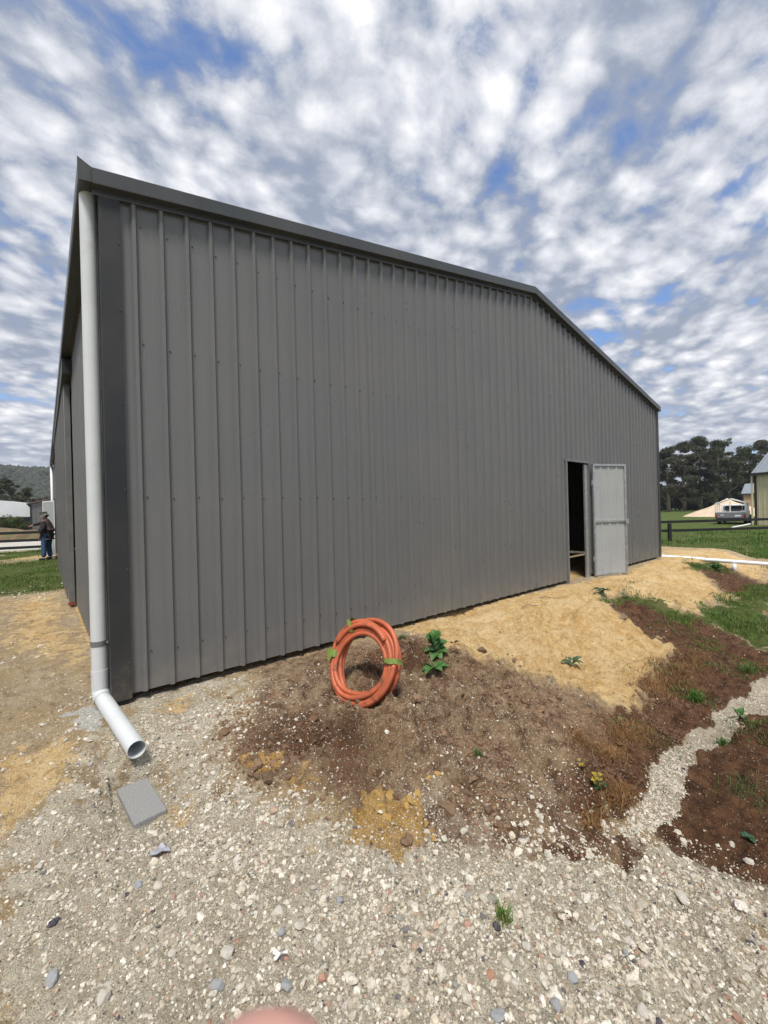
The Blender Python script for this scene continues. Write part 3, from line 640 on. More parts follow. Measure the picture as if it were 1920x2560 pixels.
# personnel door in the gable
fr = MB(); 
FZ = -0.07
MB().box((DOORX0, -.052, FZ), (DOORX0+.045, .05, DOORZ)).build('door_jamb', M['strap'], shed)
MB().box((DOORX0+.047, -.035, FZ), (DOORX0+.085, .05, DOORZ-.04)).build('door_jamb', M['galv'], shed)
MB().box((DOORX1-.205, -.020, FZ), (DOORX1-.11, .012, DOORZ-.04)).build('door_jamb', M['galv'], shed)
MB().box((DOORX1-.108, -.004, FZ+.02), (DOORX1-.002, .004, DOORZ-.04)).build('door_jamb', M['strap'], shed)
MB().box((DOORX0-.02, -.046, DOORZ-.015), (DOORX1+.0, -.03, DOORZ+.03)).build('door_head', M['strap'], shed)
MB().box((DOORX0+.09, 0.0, 0.395), (DOORX1-.24, .016, 0.423)).build('doorway_bar', M['timber'], shed)  # thin tan bar spanning the gable doorway
def door_leaf(hx, hy, z0, z1, wd, ang, parent, mats):
    e = MB().box((0.03, -.006, 0.03), (wd-.03, -.003, z1-z0-.03)).build('door_leaf', mats[0], parent)
    e.location = (hx, hy, z0); e.rotation_euler = (0, 0, ang)
    H = z1-z0
    for a_, b_ in (((0, -.035, 0), (.035, 0, H)), ((wd-.035, -.035, 0), (wd, 0, H)), ((.036, -.035, H-.04), (wd-.036, 0, H)), ((.036, -.035, 0), (wd-.036, 0, .04)), ((.036, -.033, H*.475), (wd-.036, -.007, H*.475+.038))):
        MB().box(a_, b_).build('frame_rail', mats[1], e)
    for q in (.25, .49, .73):
        m = MB(); xq = wd*q; m.prism([(xq-.030, -.006), (xq-.012, -.022), (xq+.012, -.022), (xq+.030, -.006)], .041, H-.041, 'z'); m.build('rib', mats[0], e)
    MB().box((wd-.05, -.05, H*.455), (wd+.03, -.036, H*.455+.10)).build('latch', mats[1], e)
    for z_ in (.28, H-.42):
        MB().tube([(-.012, -.012, z_), (-.012, -.012, z_+.10)], .011, 8).build('hinge', mats[1], e)
        MB().box((-.012, -.016, z_+.01), (.034, -.0355, z_+.09)).build('hinge', mats[1], e)
    return e
door_leaf(7.955, -.055, -0.03, 2.165, 0.80, math.radians(-24), shed, (M['leafpan'], M['galv']))
# far personnel door on the long side
l2 = door_leaf(-.05, 16.0, -0.02, 2.06, 0.80, math.radians(115), shed, (M['leafpan'], M['pvcw']))
MB().box((-.045, 15.1, -.02), (-.0305, 15.97, 2.1)).build('doorway_shade_sheet', M['black'], shed)  # flat black sheet over the uncut wall, painted in as the doorway's shade
# screws: rows on the girt lines, one part of many tiny heads
m = MB(); 
def screw(p, n_):
    n_ = Vector(n_); p = Vector(p); u_ = Vector((0, 0, 1)); v_ = n_.cross(u_)
    base = [p+(u_*math.cos(i*PI/3)+v_*math.sin(i*PI/3))*.0075 for i in range(6)]; top = [q+n_*.006+(p-q)*.25 for q in base]
    m.add(base+top, [tuple(range(6, 12))]+[(i, (i+1) % 6, 6+(i+1) % 6, 6+i) for i in range(6)])
for zr in (0.283, 1.484, 2.677, 3.588, 4.45):
    kk = 0
    while R0+kk*RP+.045 < WID-.15:
        x_ = R0+kk*RP+.047; kk += 1
        if zr > roofz(x_)-.25: continue
        if DOORX0-.05 < x_ < DOORX1+.05 and zr < DOORZ: continue
        if 7.9 < x_ < 8.8 and zr < 2.2: continue
        screw((x_, -.0005, zr+.012*(kk % 2)), (0, -1, 0))
for zr in (.25, .95, 1.55, 2.2, 2.9, 3.4):
    screw((.128, -.0341, zr), (0, -1, 0)); screw((.0090, .095, zr+.1), (-1, 0, 0))
for x_ in np.arange(.3, WID-.2, .38): screw((x_, -.0345, roofz(x_)+.005-.145), (0, -1, 0))
m.build('screws', M['screw'], shed, kind='stuff')

# ------------------------------------------------------------------ orange conduit coil
coil = empty('conduit_coil', (0, 0, 0)); tag(coil, 'orange coiled conduit bound with green tape, propped up on the brown soil heap', 'conduit coil')
cbase = Vector((1.44, -1.075, gzs(1.44, -1.075)-0.012))
view = Vector((CAM[0]-1.5, CAM[1]+1.12, 0)).normalized()
nrm = Matrix.Rotation(math.radians(-38), 3, 'Z') @ view; side = nrm.cross(Vector((0, 0, 1))).normalized()
lean = math.radians(24); upv = (Vector((0, 0, 1))*math.cos(lean)-nrm*math.sin(lean)).normalized(); nn = side.cross(upv)
if nn.dot(view) < 0: nn = -nn
TR = 0.0195
def coil_pt(a, r, off, cx_=0, cz_=0):
    r = r*.965; return cbase+side*(math.cos(a)*r*1.0+cx_)+upv*(0.325+math.sin(a)*r*1.03+cz_)+nn*off
loops = [(0.318, 0.000, 0.0, 0.0), (0.300, 0.040, .008, -.010), (0.278, -0.004, -.004, -.012), (0.262, 0.038, .006, -.022), (0.245, 0.004, 0.004, -.02), (0.288, -0.040, 0.012, 0.006), (0.262, -0.036, -.006, -.012), (0.236, .034, .0, -.024), (0.305, -.030, -.008, .004)]
for i, (r, off, ox, oz) in enumerate(loops):
    ph = random.random()*6; pts = []
    n = 72
    for k in range(n):
        a = 2*PI*k/n; q = 0.010*math.sin(2*a+ph)+.006*math.sin(3*a+ph*2)
        pts.append(coil_pt(a, r+q, off+.007*math.sin(a+ph), ox, oz))
    MB().tube(pts, TR, 14, closed=True).build('loop', M['hose'], coil, smooth=True)
# the loose end lying at the foot and the cut end at the top
pts = [coil_pt(math.radians(a), 0.322+0.0006*(a-200)*.1, .048-.0002*(a-180)) for a in range(175, 300, 5)]
MB().tube(pts, TR, 14).build('loose_end', M['hose'], coil, smooth=True)
pts = [coil_pt(math.radians(a), 0.272, .068) for a in range(20, 142, 6)]
MB().tube(pts, TR, 14).build('loose_end', M['hose'], coil, smooth=True)
def tape(a_deg, wdt, r0=.222, r1=.345, tail=0):
    a = math.radians(a_deg); rad = side*math.cos(a)+upv*math.sin(a)*1.03; tan = -side*math.sin(a)+upv*math.cos(a)
    c0 = cbase+upv*.325
    m = MB(); sec = []
    rm, hw, hd = (r0+r1)/2, (r1-r0)/2, .072
    n = 20
    for k in range(n):
        th = 2*PI*k/n; x_ = abs(math.cos(th))**.55*math.copysign(1, math.cos(th)); y_ = abs(math.sin(th))**.55*math.copysign(1, math.sin(th)); sec.append((rm+x_*hw*(1+.03*math.sin(5*th)), .012+y_*hd*.92))
    vs = []
    for j in range(5):
        tt = (j/4-.5)*wdt
        for k, (r_, o_) in enumerate(sec): vs.append(c0+rad*(r_+.002*math.sin(j*2+k))+nn*o_+tan*(tt+.004*math.sin(k*1.7)))
    fs = [(j*n+k, j*n+(k+1) % n, (j+1)*n+(k+1) % n, (j+1)*n+k) for j in range(4) for k in range(n)]
    m.add(vs, fs)
    if tail:
        p0 = c0+rad*rm+nn*(.012+hd*.95)-tan*wdt*.4; m.add([p0+rad*.03, p0-rad*.03, p0-rad*.012-tan*tail, p0+rad*.010-tan*tail*.9-nn*.005], [(0, 1, 2, 3)])
    return m.build('tape', M['tape'], coil, smooth=True)
fl = 1 if side.dot(Vector(AR)) > 0 else -1
for a_, wd, tl in ((8, .038, 0), (178, .055, .05), (124, .034, 0)):
    tape(a_ if fl > 0 else 180-a_, wd, tail=tl)

# ------------------------------------------------------------------ paver block under the spout
m = MB(); o = m.box((-.078, -.185, -.045), (.078, .185, 0)).build('concrete_block', M['concrete'])
o.location = (0.035, -1.02, gzs(0.048, -1.03)+.026); o.rotation_euler = (math.radians(1), math.radians(1), math.radians(5)); bevel(o, .004)
tag(o, 'grey concrete paving block sunk in the gravel below the spout', 'block')

# ------------------------------------------------------------------ white pipe on legs
wp = empty('drain_pipe', (12.27, .05, 0)); tag(wp, 'long white plastic pipe running out from the far shed corner on short legs', 'pipe')
def loc(p): return (p[0]-12.27, p[1]-.05, p[2])
MB().tube([loc((12.20, .10, -.040)), loc((12.27, .03, -.045)), loc((12.55, -2.1, -.115)), loc((12.95, -5.2, -.22))], .048, 20).build('pipe', M['pvcw'], wp, smooth=True)
for x_, y_ in ((12.42, -1.40), (12.60, -2.62), (12.78, -3.9)):
    z_ = -.06-.054*(-y_)*.62
    MB().tube([loc((x_+.0, y_, gz(x_, y_)-.05)), loc((x_, y_, -.135))], .045, 14).build('leg', M['pvcw'], wp, smooth=True)

# ------------------------------------------------------------------ fences
def fence(name, label, p0, p1, nposts, rails, zg, first=0.0, grp=None, postw=.14, gap_to=None, posth=None):
    p0 = Vector(p0); p1 = Vector(p1); d_ = (p1-p0); L_ = d_.length; ang = math.atan2(d_.y, d_.x)
    e = empty(name, (p0.x, p0.y, 0), ang); tag(e, label, 'fence', grp)
    st = L_/nposts
    for i in range(nposts+1):
        x_ = first+i*st
        if x_ > L_: break
        bevel(MB().box((x_-postw/2, -.05, zg-.1), (x_+postw/2, .05, (posth if posth else rails[0]+.06))).build('post', M['fence'], e), .008)
    for z_ in rails:
        for i in range(nposts+1):
            a_ = (first-st+i*st) if i else 0; b_ = first+i*st
            if b_ > L_: b_ = L_
            if b_-a_ < .1: continue
            bevel(MB().box((max(a_, 0)+.002, .052, z_-.06), (b_-.002, .085, z_+.06)).build('rail', M['fence'], e), .006)
    return e
fence('paddock_fence', 'black two rail timber fence across the grass beside the shed', (19.7, 4.35), (28.5, -2.16), 1, (0.51, 0.10), -.42, first=2.95, posth=.44)
fence('yard_fence', 'black three rail timber fence beyond the lawn on the left', (-9.0, 22.6), (-0.35, 20.6), 3, (.80, .45, .14), -.12, first=.6)

# ------------------------------------------------------------------ pickup with caged tray
def vehicle():
    e = empty('pickup_truck', (0, 0, 0)); tag(e, 'grey and white pickup truck with a caged tray parked beside the cream shed', 'pickup truck')
    # local: y forward (away from viewer), x right; origin on the ground under the tray's back edge
    body = MB(); body.box((-.90, .15, .42), (.90, 2.35, .56)); body.build('chassis', M['cargrey'], e)
    tg = MB().box((-.93, 0.0, .50), (.93, .05, .95)).build('tailgate', M['cargrey'], e); bevel(tg, .02)
    MB().box((-.28+.55, -.008, .62), (.10+.55, -.002, .74)).build('number_plate', M['white'], tg)
    MB().box((-.60, -.008, .70), (-.38, -.002, .77)).build('badge', M['white'], tg)
    for s_ in (-1, 1):
        MB().box((s_*.86-.06, -.03, .56), (s_*.86+.06, -.001, .76)).build('tail_light', M['red'], e)
        bevel(MB().box((s_*.93-.02, .05, .52), (s_*.93+.02, 2.3, .92)).build('tray_side', M['white'], e), .01)
    MB().box((-.90, .05, .56), (.90, 2.3, .60)).build('tray_floor', M['cargrey'], e)
    MB().box((-.88, -.10, .30), (.88, .02, .46)).build('bumper', M['black'], e)
    # cab
    cab = MB(); prof = [(2.40, .45), (4.9, .45), (4.95, 1.0), (3.95, 1.10), (3.35, 1.54), (2.55, 1.56), (2.40, 1.10)]
    m = MB(); m.prism([(a, b_) for a, b_ in prof], -.80, .80, 'x'); cb = m.build('cab', M['carw'], e); bevel(cb, .05, 3)
    MB().box((-.66, 2.375, 1.10), (.66, 2.44, 1.44)).build('rear_window', M['glass'], e)
    for s_ in (-1, 1): MB().prism([(2.62, 1.12), (3.70, 1.12), (3.30, 1.46), (2.62, 1.48)], s_*.795, s_*.815, 'x').build('side_window', M['glass'], e)
    # cage
    cg = []
    for s_ in (-1, 1):
        for yy in (.04, 1.1, 2.2): MB().box((s_*.90-.035, yy-.03, .93), (s_*.90+.035, yy+.03, 1.66)).build('cage_post', M['white'], e)
        MB().box((s_*.90-.032, .08, 1.60), (s_*.90+.032, 2.2, 1.66)).build('cage_rail', M['white'], e)
    MB().box((-.035, .02, 1.0), (.035, .06, 1.75)).build('cage_post', M['white'], e)
    MB().box((-.86, .01, .955), (.86, .055, 1.01)).build('cage_rail', M['white'], e)
    MB().tube([(-.9, 1.1, 1.66), (0, 1.1, 2.02), (.9, 1.1, 1.66)], .034, 8).build('ridge_bow', M['white'], e)
    MB().tube([(-.9, .04, 1.66), (0, .04, 1.98), (.9, .04, 1.66)], .034, 8).build('ridge_bow', M['white'], e)
    MB().tube([(-.55, 2.0, .60), (-.55, 2.0, 1.36), (-.47, 2.0, 1.46), (.47, 2.0, 1.46), (.55, 2.0, 1.36), (.55, 2.0, .60)], .022, 8).build('headboard_hoop', M['galv'], e)
    m = MB(); m.prism([(1.3, .60), (1.95, .60), (1.95, 1.05), (1.6, 1.15), (1.35, 1.0)], -.42, .45, 'x'); bevel(m.build('tool_box', M['black'], e), .06, 3)
    for s_ in (-1, 1):
        for yy in (1.15, 4.15):
            w_ = MB().lathe((s_*.70, yy, .35), (s_, 0, 0), [(0, .05), (0, .30), (.03, .35), (.19, .35), (.22, .30), (.20, .20), (.17, .19), (.17, .05)], 24).build('wheel', M['black'], e)
            MB().tube([(s_*.90, yy, .35), (s_*.925, yy, .35)], .2, 16).build('rim', M['galv'], w_)
    return e
tr = vehicle()
tpos = CAM + 32.0*(AR*(1826-960)/FPX + AU*(1280-1308)/FPX + AF)
tr.location = (tpos[0], tpos[1], gz(tpos[0], tpos[1])); vdir = Vector((tpos[0]-CAM[0], tpos[1]-CAM[1], 0)).normalized()
tr.rotation_euler = (0, 0, math.atan2(vdir.y, vdir.x)-PI/2+math.radians(-6))

# ------------------------------------------------------------------ cream shed, house, sand pile on the right
def building(name, label, corner_, along, L_, wd, ze, zr, zg, walls, roofm, trim, rib=.25, hip=False):
    along = Vector((*along, 0)).normalized(); per = Vector((-along.y, along.x, 0))
    ang = math.atan2(along.y, along.x)
    e = empty(name, (corner_[0], corner_[1], 0), ang); tag(e, label, 'shed' if 'shed' in name else 'house')
    m = MB(); m.box((0, 0, zg), (L_, .05, ze)); m.build('wall', walls, e)
    m = MB(); m.prism([(0.06, zg), (wd, zg), (wd, ze), (wd/2, zr-.05), (0.06, ze)] , 0, .05, 'x'); m.build('wall', walls, e)
    m = MB(); m.prism([(0.06, zg), (wd, zg), (wd, ze), (wd/2, zr-.05), (0.06, ze)] , L_-.05, L_, 'x'); m.build('wall', walls, e)
    m = MB(); m.box((0.06, wd-.05, zg), (L_-.06, wd, ze)); m.build('wall', walls, e)
    if rib:
        m = MB(); x_ = rib
        while x_ < L_-.3: m.box((x_-.02, -.03, zg+.01), (x_+.02, 0, ze-.02)); x_ += rib
        m.build('cladding_ribs', walls, e, kind='stuff')
    for s_ in (0, 1):
        ya, yb = (-.15, wd/2) if s_ == 0 else (wd/2, wd+.15)
        za, zb_ = (ze, zr) if s_ == 0 else (zr, ze)
        m = MB(); m.prism([(ya, za), (yb, zb_), (yb, zb_+.05), (ya, za+.05)], -.08, L_+.08, 'x'); r_ = m.build('roof', roofm, e)
        m = MB(); x_ = .1
        while x_ < L_: m.prism([(ya, za+.051), (yb, zb_+.051), (yb, zb_+.08), (ya, za+.08)], x_-.015, x_+.015, 'x'); x_ += .38
        m.build('roof_ribs', roofm, r_, kind='stuff')
    MB().box((-.10, -.27, ze-.13), (L_+.1, -.155, ze+.02)).build('gutter', trim, e)
    for x_ in (0.02, L_-.16): MB().box((x_, -.036, zg+.02), (x_+.15, -.004, ze-.14)).build('corner_trim', trim, e)
    return e
cs = building('cream_shed', 'cream ribbed shed with grey roof and dark trim at the right edge', (40.55, 2.30), (-.337, -.942), 11, 5.4, 3.46, 5.65, -.55, M['cream'], M['roofgrey'], M['dark'], .30)
cs.rotation_euler = (0, 0, math.atan2(-.942, -.337))
MB().tube([(-.08, -.1, -.5), (-.08, -.1, 3.3)], .06, 10).build('downpipe', M['cream'], cs)
hp_ = CAM + 62*(AR*(1856-960)/FPX + AF)
hs = building('farm_house', 'low orange brown house with grey roof behind the cream shed', (hp_[0], hp_[1]), (.05, -1.0), 14, 8, 2.6, 4.2, -.5, M['brick'], M['roofgrey'], M['dark'], 0)
MB().box((2.0, -.03, .6), (3.4, .01, 1.9)).build('window', M['glass'], hs)
# sand pile
def mound(name, cx_, cy_, rx, ry, hh, mat, seed, n=44, zb=-.5, rot=0, p=1.0):
    m = MB(); vs = []; c_, s__ = math.cos(rot), math.sin(rot)
    for j in range(n+1):
        for i in range(n+1):
            u_ = i/n*2-1; v_ = j/n*2-1; rr = min(1, math.hypot(u_, v_))
            f_ = max(0, 1-rr**p); nz = float(fbm(np.array([u_*3+seed]), np.array([v_*3]), seed, 4)[0])
            x_, y_ = u_*rx, v_*ry
            vs.append((x_*c_-y_*s__, x_*s__+y_*c_, zb+(hh-zb)*f_*(1+.35*nz)))
    m.add(vs, [(j*(n+1)+i, j*(n+1)+i+1, (j+1)*(n+1)+i+1, (j+1)*(n+1)+i) for j in range(n) for i in range(n)])
    o = m.build(name, mat, smooth=True); o.location = (cx_, cy_, 0); return o
M['pile'] = simple('piled_sand', (0.60, 0.47, 0.34), 0.95, var=.12, vscale=1.5, bump=.6, bscale=12)
M['dirtpile'] = simple('piled_dirt', (0.16, 0.11, 0.07), 0.95, var=.3, vscale=1.2, bump=.8, bscale=8, dirt=((.09, .12, .03), 1.4, .48, .8))
pp = CAM + 54*(AR*(1818-960)/FPX + AF)
tag(mound('sand_pile', pp[0], pp[1], 5.6, 5.0, 1.75, M['pile'], 5, p=.9), 'pale sand pile behind the pickup truck', 'sand pile')
# white garden pipe on the grass near the cream shed
pts = [CAM + 27*(AR*(a-960)/FPX + AU*(1280-b_)/FPX + AF) for a, b_ in ((1830, 1322), (1842, 1324), (1856, 1322), (1866, 1317), (1876, 1312))]
o = MB().tube([(p[0], p[1], gz(p[0], p[1])+.07+.05*i) for i, p in enumerate(pts)], .05, 8).build('bent_pipe', M['pvcw'], smooth=True); tag(o, 'bent white pipe lying on the ground before the cream shed', 'pipe')

# ------------------------------------------------------------------ left background
fs_ = empty('grey_shed', (-1.25, 43.0, 0)); tag(fs_, 'dark grey shed standing behind the yard fence in the distance', 'shed')
m = MB(); m.prism([(0, -.3), (11, -.3), (11, 2.75), (5.5, 4.3), (0, 2.75)], 0, .1, 'y'); m.build('wall', M['wall'], fs_)
MB().box((0, .1, -.3), (.1, 9, 2.75)).build('wall', M['wall'], fs_)
MB().box((10.9, .1, -.3), (11, 9, 2.75)).build('wall', M['wall'], fs_)
for a_, b_, c_, d_ in ((-.25, 2.72, 5.5, 4.35), (5.5, 4.35, 11.25, 2.72)):
    MB().prism([(a_, b_), (c_, d_), (c_, d_+.09), (a_, b_+.09)], -.2, 9.2, 'y').build('roof', simple('brown_roof', (.13, .10, .09), .6) if 'br' not in M else M['br'], fs_)
MB().box((-.03, -.03, -.3), (.10, -.001, 2.7)).build('corner_trim', M['dark'], fs_)
m = MB()
for x_ in np.arange(.3, 10.8, .35): m.box((x_-.03, -.028, -.28), (x_+.03, -.001, 2.65+min(x_, 11-x_)*.27))
m.build('cladding_ribs', M['wall'], fs_, kind='stuff')
MB().box((1.45, -.04, -.25), (2.3, -.029, 2.0)).build('door', M['dark'], fs_)
# long white film greenhouse
gh = empty('greenhouse', (-1.4, 52, 0)); tag(gh, 'long white film covered greenhouse with a wavy roofline behind the bushes', 'greenhouse')
for k in range(4):
    m = MB(); n = 14; w_ = 6.0; x0 = -w_*(k+1)
    arc = [(x0+w_*i/n, 3.12+.30*math.sin(PI*i/n)) for i in range(n+1)]
    m.prism([(x0, -.3)]+arc+[(x0+w_, -.3)], 0, 16, 'y'); m.build('span', M['film'], gh)
MB().box((-24, -.06, -.3), (0, -.01, 1.72)).build('side_skirt', M['dark'], gh)

# ------------------------------------------------------------------ foliage
fol, T = newmat('foliage')
at_ = T.add('ShaderNodeAttribute', attribute_name='tint', attribute_type='GEOMETRY').outputs['Color']
pos = T.add('ShaderNodeNewGeometry').outputs['Position']
cc = T.mix(T.ramp(T.noise(pos, 0.5, 3), .35, .65, 0, .35), at_, (0.09, 0.085, 0.05))
df = T.add('ShaderNodeBsdfPrincipled', {'Base Color': cc, 'Roughness': 0.7, 'Specular IOR Level': 0.25})
tl_ = T.add('ShaderNodeBsdfTranslucent', {0: cc}); mx = T.add('ShaderNodeMixShader', {0: 0.25, 1: df.outputs[0], 2: tl_.outputs[0]})
T.l.new(mx.outputs[0], T.out.inputs[0])
def tri_mesh(name, V, F, cols, mat, parent=None, kind=None, quads_=False):
    """V (n,3), F (m,k), cols per face"""
    me_ = bpy.data.meshes.new(name); k = F.shape[1]
    me_.vertices.add(len(V)); me_.vertices.foreach_set('co', V.astype(np.float32).ravel())
    me_.loops.add(F.size); me_.loops.foreach_set('vertex_index', F.astype(np.int32).ravel())
    me_.polygons.add(len(F)); me_.polygons.foreach_set('loop_start', np.arange(0, F.size, k, dtype=np.int32))
    me_.update(calc_edges=True)
    if cols is not None:
        a_ = me_.color_attributes.new('tint', 'FLOAT_COLOR', 'CORNER')
        cc_ = np.concatenate([np.repeat(cols, k, 0), np.ones((len(F)*k, 1))], 1); a_.data.foreach_set('color', cc_.astype(np.float32).ravel())
    return link(name, me_, mat, parent, kind=kind, fixn=False)
def leaf_cloud(centres, radii, n, size, base, var=.35, flat=.6):
    """leaf-sized faces spread through clumps"""
    ci = rng.choice(len(centres), n, p=radii**2/np.sum(radii**2)); c_ = centres[ci]; r_ = radii[ci]
    d_ = rng.normal(size=(n, 3)); d_ /= np.linalg.norm(d_, axis=1)[:, None]
    rr = rng.random(n)**.45
    P_ = c_+d_*(r_*rr)[:, None]*np.array([1, 1, flat])
    a_ = rng.normal(size=(n, 3)); a_ /= np.linalg.norm(a_, axis=1)[:, None]
    b_ = np.cross(a_, rng.normal(size=(n, 3))); b_ /= np.linalg.norm(b_, axis=1)[:, None]
    s_ = size*(.6+.8*rng.random(n))[:, None]
    V = np.stack([P_+a_*s_, P_+b_*s_*.45, P_-a_*s_, P_-b_*s_*.45], 1).reshape(-1, 3)
    F_ = np.arange(4*n).reshape(n, 4)
    cl = rng.random(len(centres))[ci]
    k = (1-var)+2*var*(.5*rng.random(n)+.5*cl)
    cols = np.array(base)[None]*k[:, None]
    return V, F_, cols
def gum_tree(x, y, H, spread, label, base=(.055, .066, .036), nclump=46, nleaf=9000, leafs=.16, low=.35, group=None, name='gum_tree', cat='tree', zb=None):
    z0 = gz(x, y) if zb is None else zb
    e = empty(name, (x, y, z0)); tag(e, label, cat, group)
    m = MB(); tips = []
    lean_ = rng.normal(size=2)*.05*H
    trunk = [(lean_[0]*t*t, lean_[1]*t*t, H*.72*t) for t in np.linspace(0, 1, 7)]
    r0 = H*.020
    m.tube([(p[0], p[1], p[2]-.2 if i == 0 else p[2]) for i, p in enumerate(trunk)], [r0*(1.25-t*.9) for t in np.linspace(0, 1, 7)], 8)
    for k in range(9):
        t = low*.7+(1-low*.7)*k/9; i = min(5, int(t*6)); b0_ = Vector(trunk[i]).lerp(Vector(trunk[i+1]), t*6-i)
        a_ = k*2.4+rng.random(); L_ = spread*(.55+.5*rng.random())*(1.1-.4*t)
        e1 = b0_+Vector((math.cos(a_)*L_*.5, math.sin(a_)*L_*.5, L_*.35)); e2 = b0_+Vector((math.cos(a_)*L_, math.sin(a_)*L_, L_*.62+H*.05))
        m.tube([b0_, e1, e2], [r0*.5*(1.1-.6*t), r0*.3, r0*.08], 6); tips += [e1, e2]
    m.build('trunk', M['bark'], e, smooth=True)
    cs_ = []; rs_ = []
    for k in range(nclump):
        if k < len(tips): p = tips[k]; p = (p.x, p.y, p.z)
        else:
            a_ = rng.random()*2*PI; zz_ = low+(1-low)*rng.random()**.8; env = math.sin(PI*min(1, (zz_-low)/(1-low)*.72+.28))**.6
            rr = spread*env*rng.random()**.5; p = (math.cos(a_)*rr*(1-.35*max(0, zz_-.8)/.2), math.sin(a_)*rr*(1-.35*max(0, zz_-.8)/.2), H*zz_*.93)
        cs_.append(p); rs_.append(H*.060*(.5+.9*rng.random()))
    cs_ = [(a[0]*(.5 if a[2] > .8*H else 1), a[1]*(.5 if a[2] > .8*H else 1), min(a[2], .88*H)) for a in cs_]
    V, F_, cols = leaf_cloud(np.array(cs_), np.array(rs_), nleaf, leafs, np.array(base)*1.3, .45, .65)
    tri_mesh('crown', V, F_, cols, fol, e); return e
def far_pt(px_, t): 
    p = CAM+t*(AR*(px_-960)/FPX+AF); return float(p[0]), float(p[1])
tl = [
 (1672, 92, 15.8, 5.0, 'slim dark gum tree standing next to the far shed corner', (.060, .062, .040), .30),
 (1712, 98, 18.2, 6.0, 'tall gum tree with a ragged sparse top, second from the shed', (.058, .060, .038), .30),
 (1752, 104, 20.2, 5.6, 'tallest dark gum tree in the middle of the tree belt', (.055, .066, .034), .30),
 (1790, 92, 17.2, 5.2, 'pale trunked gum tree with spreading limbs behind the pickup truck', (.052, .062, .034), .28),
 (1822, 100, 19.4, 6.2, 'broad round topped green gum tree above the pickup truck', (.052, .074, .032), .30),
 (1862, 108, 16.8, 5.4, 'lower gum tree behind the orange brown house', (.058, .070, .036), .22),
 (1905, 102, 18.5, 5.0, 'gum tree rising behind the cream shed roof', (.062, .066, .042), .30),
 (1955, 95, 17.0, 6.0, 'gum tree half hidden behind the cream shed ridge', (.058, .064, .038), .30),
]
for px_, t, H, sp, lb, bs, lo in tl:
    x_, y_ = far_pt(px_, t); gum_tree(x_, y_, H, sp, lb, bs, nclump=70, nleaf=15000, leafs=.19, low=lo*.5, group='gum trees along the paddock')
# shade-side undergrowth mass at the foot of the belt
us_ = []
for px_ in range(1640, 2010, 14):
    x_, y_ = far_pt(px_, 112+4*rng.random()); us_.append((x_, y_, .6+2.8*rng.random()))
    x_, y_ = far_pt(px_, 118+4*rng.random()); us_.append((x_, y_, 3.0+3*rng.random()))
us_ = np.array(us_); V, F_, cols = leaf_cloud(us_, np.full(len(us_), 3.4), 52000, .34, (.030, .036, .022), .4, .8)
o = tri_mesh('undergrowth', V, F_, cols, fol, kind='stuff'); tag(o, 'dark scrub filling the gaps below the gum trees', 'scrub', kind='stuff')
# left: trees, bushes, hill
x_, y_ = far_pt(14, 84); gum_tree(x_, y_, 11.0, 5.0, 'wide dark rounded tree rising over the greenhouse', (.050, .052, .030), 120, 16000, .17, .12)
x_, y_ = far_pt(66, 88); gum_tree(x_, y_, 6.0, 2.4, 'small dark tree between the big round tree and the grey shed', (.045, .05, .03), 50, 6000, .14, .12)
x_, y_ = far_pt(118, 120); gum_tree(x_, y_, 9.0, 5, 'reddish brown tree top showing over the grey shed roof', (.085, .058, .04), 26, 4000, .2, .3)
mp = CAM+34*(AR*(28-960)/FPX+AF)
tag(mound('dirt_mound', mp[0]-2.0, 40.6, 7.0, 1.6, .75, M['dirtpile'], 9, p=2.2), 'weedy brown dirt mound behind the white road', 'dirt mound')
def bush(x, y, r, label, base, n=1600, leafs=.05, z=None):
    z0 = gz(x, y) if z is None else z
    e = empty('bush', (x, y, z0)); tag(e, label, 'bush')
    m = MB()
    for k in range(6):
        a_ = k*1.1+rng.random(); m.tube([(0, 0, -.05), (math.cos(a_)*r*.3, math.sin(a_)*r*.3, r*.6), (math.cos(a_)*r*.6, math.sin(a_)*r*.6, r*1.2)], [.02*r, .015*r, .005*r], 5)
    m.build('stem', M['bark'], e)
    cs_ = rng.normal(size=(14, 3))*np.array([r*.5, r*.5, r*.3])+np.array([0, 0, r*.8])
    V, F_, cols = leaf_cloud(cs_, np.full(14, r*.42), n, leafs*1.3, base, .45, .8); tri_mesh('crown', V, F_, cols, fol, e)
    return e
for px_, t, r, lb, bs, zz_ in ((30, 40.5, .95, 'thin light green bush on top of the dirt mound', (.10, .15, .05), .45), (-6, 40, 1.1, 'dark green bush at the left edge behind the road', (.03, .075, .03), .0), (55, 42, .8, 'brownish low bush by the corner of the grey shed', (.12, .12, .05), .1), (12, 39.5, .9, 'olive bush spreading low on the mound', (.08, .10, .035), .0)):
    x_, y_ = far_pt(px_, t); bush(x_, y_, r, lb, bs, z=zz_)
